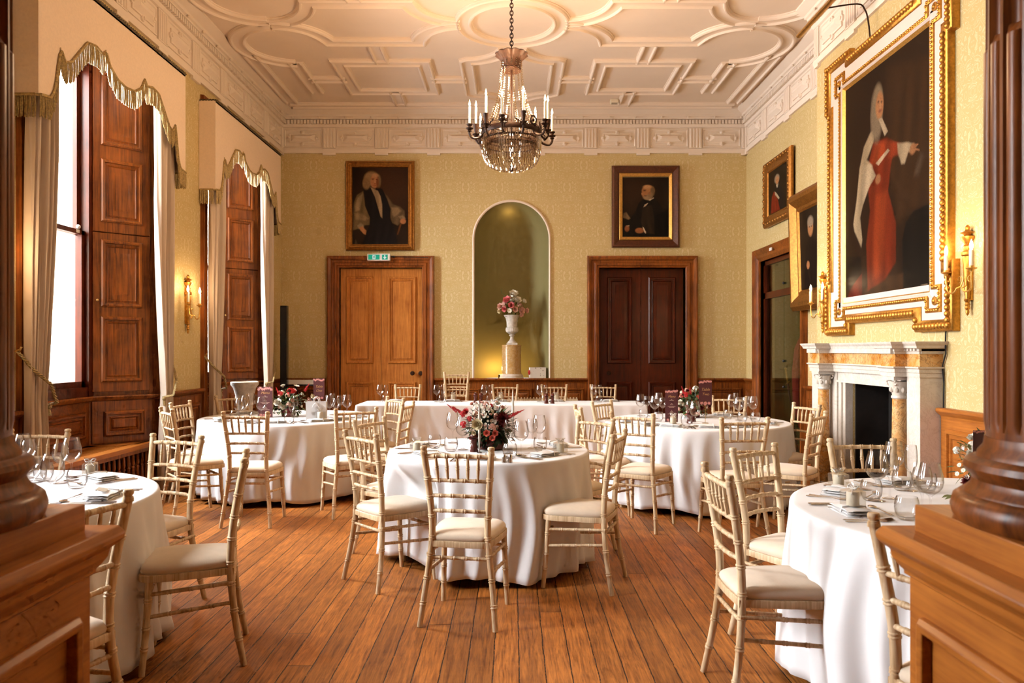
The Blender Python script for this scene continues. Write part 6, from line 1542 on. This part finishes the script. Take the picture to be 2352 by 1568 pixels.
def card(name, label, cat, px0, px1, py0, D, rz, zbase, lines, ylow=None, stand=False):
    w = (px1 - px0) * D / F; x = wx((px0 + px1) / 2, D); zt = wz(py0, D); t = thing(name, label, cat, (x, D, zbase), rz); h = zt - zbase
    if stand:
        s = MB(); s.lathe([(.0, 0), (.03, 0), (.03, .004), (.004, .006)], 16); s.tube([(0, 0, .004), (0, 0, h - lines['h'])], .0022, 6); s.tube([(.014 * math.cos(q), 0, h - lines['h'] + .02 + .014 * math.sin(q)) for q in [k * .6 for k in range(11)]], .0018, 5); s.build('stand', 'brass', t)
    z0 = h - lines['h']; s = MB(); s.box(-w / 2, w / 2, -.001, .001, z0, h)
    if not stand: s.box(-w / 2, w / 2, .0, .045, 0, .001)
    s.build('card', 'card_maroon', t, smooth=0)
    s = MB(); rs = random.Random(int(px0))
    for i in range(8): flw(s, -w / 2 + w * (i + .5) / 8 * .98, h - w * .11 + rs.uniform(-.01, .006) * w * 8, w * .085)
    for i in range(3): flw(s, (-.28 + .28 * i) * w, z0 + w * (.16 if i != 1 else .13), w * (.13 if i == 1 else .11), -.0026)
    s.build('flower_print', 'card_pink', t, smooth=0)
    for body, f_, sz in lines['t']: text_mesh(body, sz * w, 'card_gold', t, (0, -.0025, z0 + lines['h'] * f_))
    if lines.get('rules'):
        s = MB()
        for f_, ww in lines['rules']: s.box(-w * ww, w * ww, -.0022, -.0012, z0 + lines['h'] * f_ - w * .012, z0 + lines['h'] * f_ + w * .012)
        s.build('small_print', 'card_text', t, smooth=0)
    return t
RL = [(.70, .05), (.67, .17), (.57, .05), (.54, .12), (.49, .30), (.455, .2), (.36, .05), (.32, .10), (.285, .16), (.25, .3)]
card('menu_card', 'tall maroon menu card standing on the far fireplace-side round table', 'menu', 1528, 1557, 895, 7.28, -.05, TZ, dict(h=wz(895, 7.28) - TZ, t=[('Menu', .79, .26)], rules=RL))
card('menu_card', 'maroon menu card with pink edge beside the red plume flowers and gift bag', 'menu', 592, 626, 888, 7.75, .0, TZ, dict(h=wz(888, 7.75) - TZ, t=[('Menu', .80, .26)], rules=RL))
card('table_number', 'maroon card lettered Table Two on a thin gold stand', 'table number', 1605, 1635, 873, 7.15, 0, TZ, dict(h=.235, t=[('Table', .63, .30), ('Two', .44, .30)]), stand=True)
card('table_number', 'maroon card lettered Table One on a thin gold stand', 'table number', 720, 745, 869, 7.9, .1, TZ, dict(h=.22, t=[('Table', .62, .30), ('One', .42, .30)]), stand=True)
card('table_number', 'pink-topped maroon card beside the fluted column', 'table number', 2234, 2262, 988, 3.55, .1, TZ, dict(h=.13, t=[]), stand=True)
b_ = on_z(703, 968, TZ); t = thing('gift_bag', 'white paper gift bag with ribbon handles on the far window-side table', 'gift bag', (b_.x, b_.y, TZ), .12)
s = MB(); w, d, h = .185, .10, .19
v = [(0, 0, 0), (w, 0, 0), (w, d, 0), (0, d, 0), (-.004, -.004, h), (w + .004, -.004, h), (w + .004, d + .004, h), (-.004, d + .004, h), (-.0, d / 2, h * .5)]
s.add(v, [(0, 3, 2, 1), (0, 1, 5, 4), (1, 2, 6, 5), (2, 3, 7, 6), (3, 0, 8), (0, 4, 8), (4, 7, 8), (7, 3, 8)]); o = s.build('body', 'paper_bag', t, smooth=0)
s = MB()
for yy in (.0, d): s.tube([(w * .35, yy, h * .98), (w * .38, yy - .01, h + .03), (w * .5, yy - .02, h + .05), (w * .62, yy - .015, h + .03), (w * .65, yy, h * .98)], .004, 5)
for g in (-1, 1): s.tube([(w * .5, -.008, h * .95), (w * .5 + g * .02, -.014, h * .85), (w * .5 + g * .03, -.01, h * .72)], .004, 5)
s.build('ribbon_handle', 'ribbon', t)
s = MB(); x0, x1, z0, z1 = w * .25, w * .75, h * .38, h * .50
for a_ in ((x0, x1, z0, z0 + .0015), (x0, x1, z1, z1 + .0015), (x0, x0 + .0015, z0, z1), (x1, x1 + .0015, z0, z1), (x0 + .015, x1 - .015, (z0 + z1) / 2 - .001, (z0 + z1) / 2 + .001)): s.box(a_[0], a_[1], -.006, -.0035, a_[2], a_[3])
s.build('logo', 'stone', t, smooth=0)

# ---------------------------------------------------------------- labels for the tableware
ORD = ['first', 'second', 'third', 'fourth', 'fifth', 'sixth', 'seventh', 'eighth', 'ninth', 'tenth', 'eleventh', 'twelfth', 'thirteenth', 'fourteenth', 'fifteenth', 'sixteenth', 'seventeenth', 'eighteenth', 'nineteenth', 'twentieth', 'twenty-first']
byk = {}
for o, d, tb, px in REG: byk.setdefault((d, tb), []).append((px, o))
for (d, tb), l in byk.items():
    l.sort(key=lambda q: q[0])
    for i, (px, o) in enumerate(l): o['label'] = '%s on %s' % (d, TN[tb]) if len(l) == 1 else '%s, %s from the windows on %s' % (d.replace(' with bow', '').replace('clear wrapped ', 'wrapped '), ORD[i], TN[tb])

# ---------------------------------------------------------------- light, sky, camera
w = bpy.data.worlds.new('sky'); bpy.context.scene.world = w; w.use_nodes = True
bg = w.node_tree.nodes['Background']; bg.inputs[0].default_value = (.80, .90, 1, 1); bg.inputs[1].default_value = 2.6
def area(name, loc, rot, sx, sy, e, col):
    ld = bpy.data.lights.new(name, 'AREA'); ld.shape = 'RECTANGLE'; ld.size = sx; ld.size_y = sy; ld.energy = e; ld.color = col
    o = bpy.data.objects.new(name, ld); COL.objects.link(o); o.location = loc; o.rotation_euler = rot; ld.spread = math.radians(150); return o
for i, (a_, c_) in enumerate(WIN):
    area('window_daylight', (-4.95, (a_ + c_) / 2, 3.0), (0, math.radians(-68), 0), 3.3, 1.9, (1150, 950, 1000)[i], (.97, .98, 1))
sc = bpy.context.scene
area('room_fill_light', (0, -2.2, 2.6), (math.radians(80), 0, 0), 5.0, 2.6, 4, (1, .80, .60))
cam = bpy.data.cameras.new('camera'); co = bpy.data.objects.new('camera', cam); COL.objects.link(co)
co.location = (0, 0, HC); co.rotation_euler = (PI / 2, 0, 0); cam.sensor_width = 36; cam.lens = F / 2352 * 36
cam.shift_x = -(CX - 1176) / 2352; cam.shift_y = (CY - 784) / 2352; cam.clip_start = .05; sc.camera = co
cam.dof.use_dof = True; cam.dof.focus_distance = 5.2; cam.dof.aperture_fstop = 4.5
sc.view_settings.view_transform = 'Standard'; sc.view_settings.look = 'None'; sc.view_settings.exposure = -.30; sc.view_settings.gamma = 1; sc.view_settings.use_curve_mapping = False
cy = sc.cycles; cy.max_bounces = 5; cy.diffuse_bounces = 3; cy.glossy_bounces = 2; cy.transmission_bounces = 2; cy.transparent_max_bounces = 14
cy.use_denoising = True; cy.caustics_reflective = False; cy.caustics_refractive = False; cy.sample_clamp_indirect = 4; cy.use_adaptive_sampling = True; cy.adaptive_threshold = .1; cy.adaptive_min_samples = 12; cy.use_light_tree = False
for m_ in ('flame', 'lamp_glow', 'sign_lit', 'sign_lit_white'): MATS[m_].cycles.emission_sampling = 'NONE'
cy.blur_glossy = 1.0
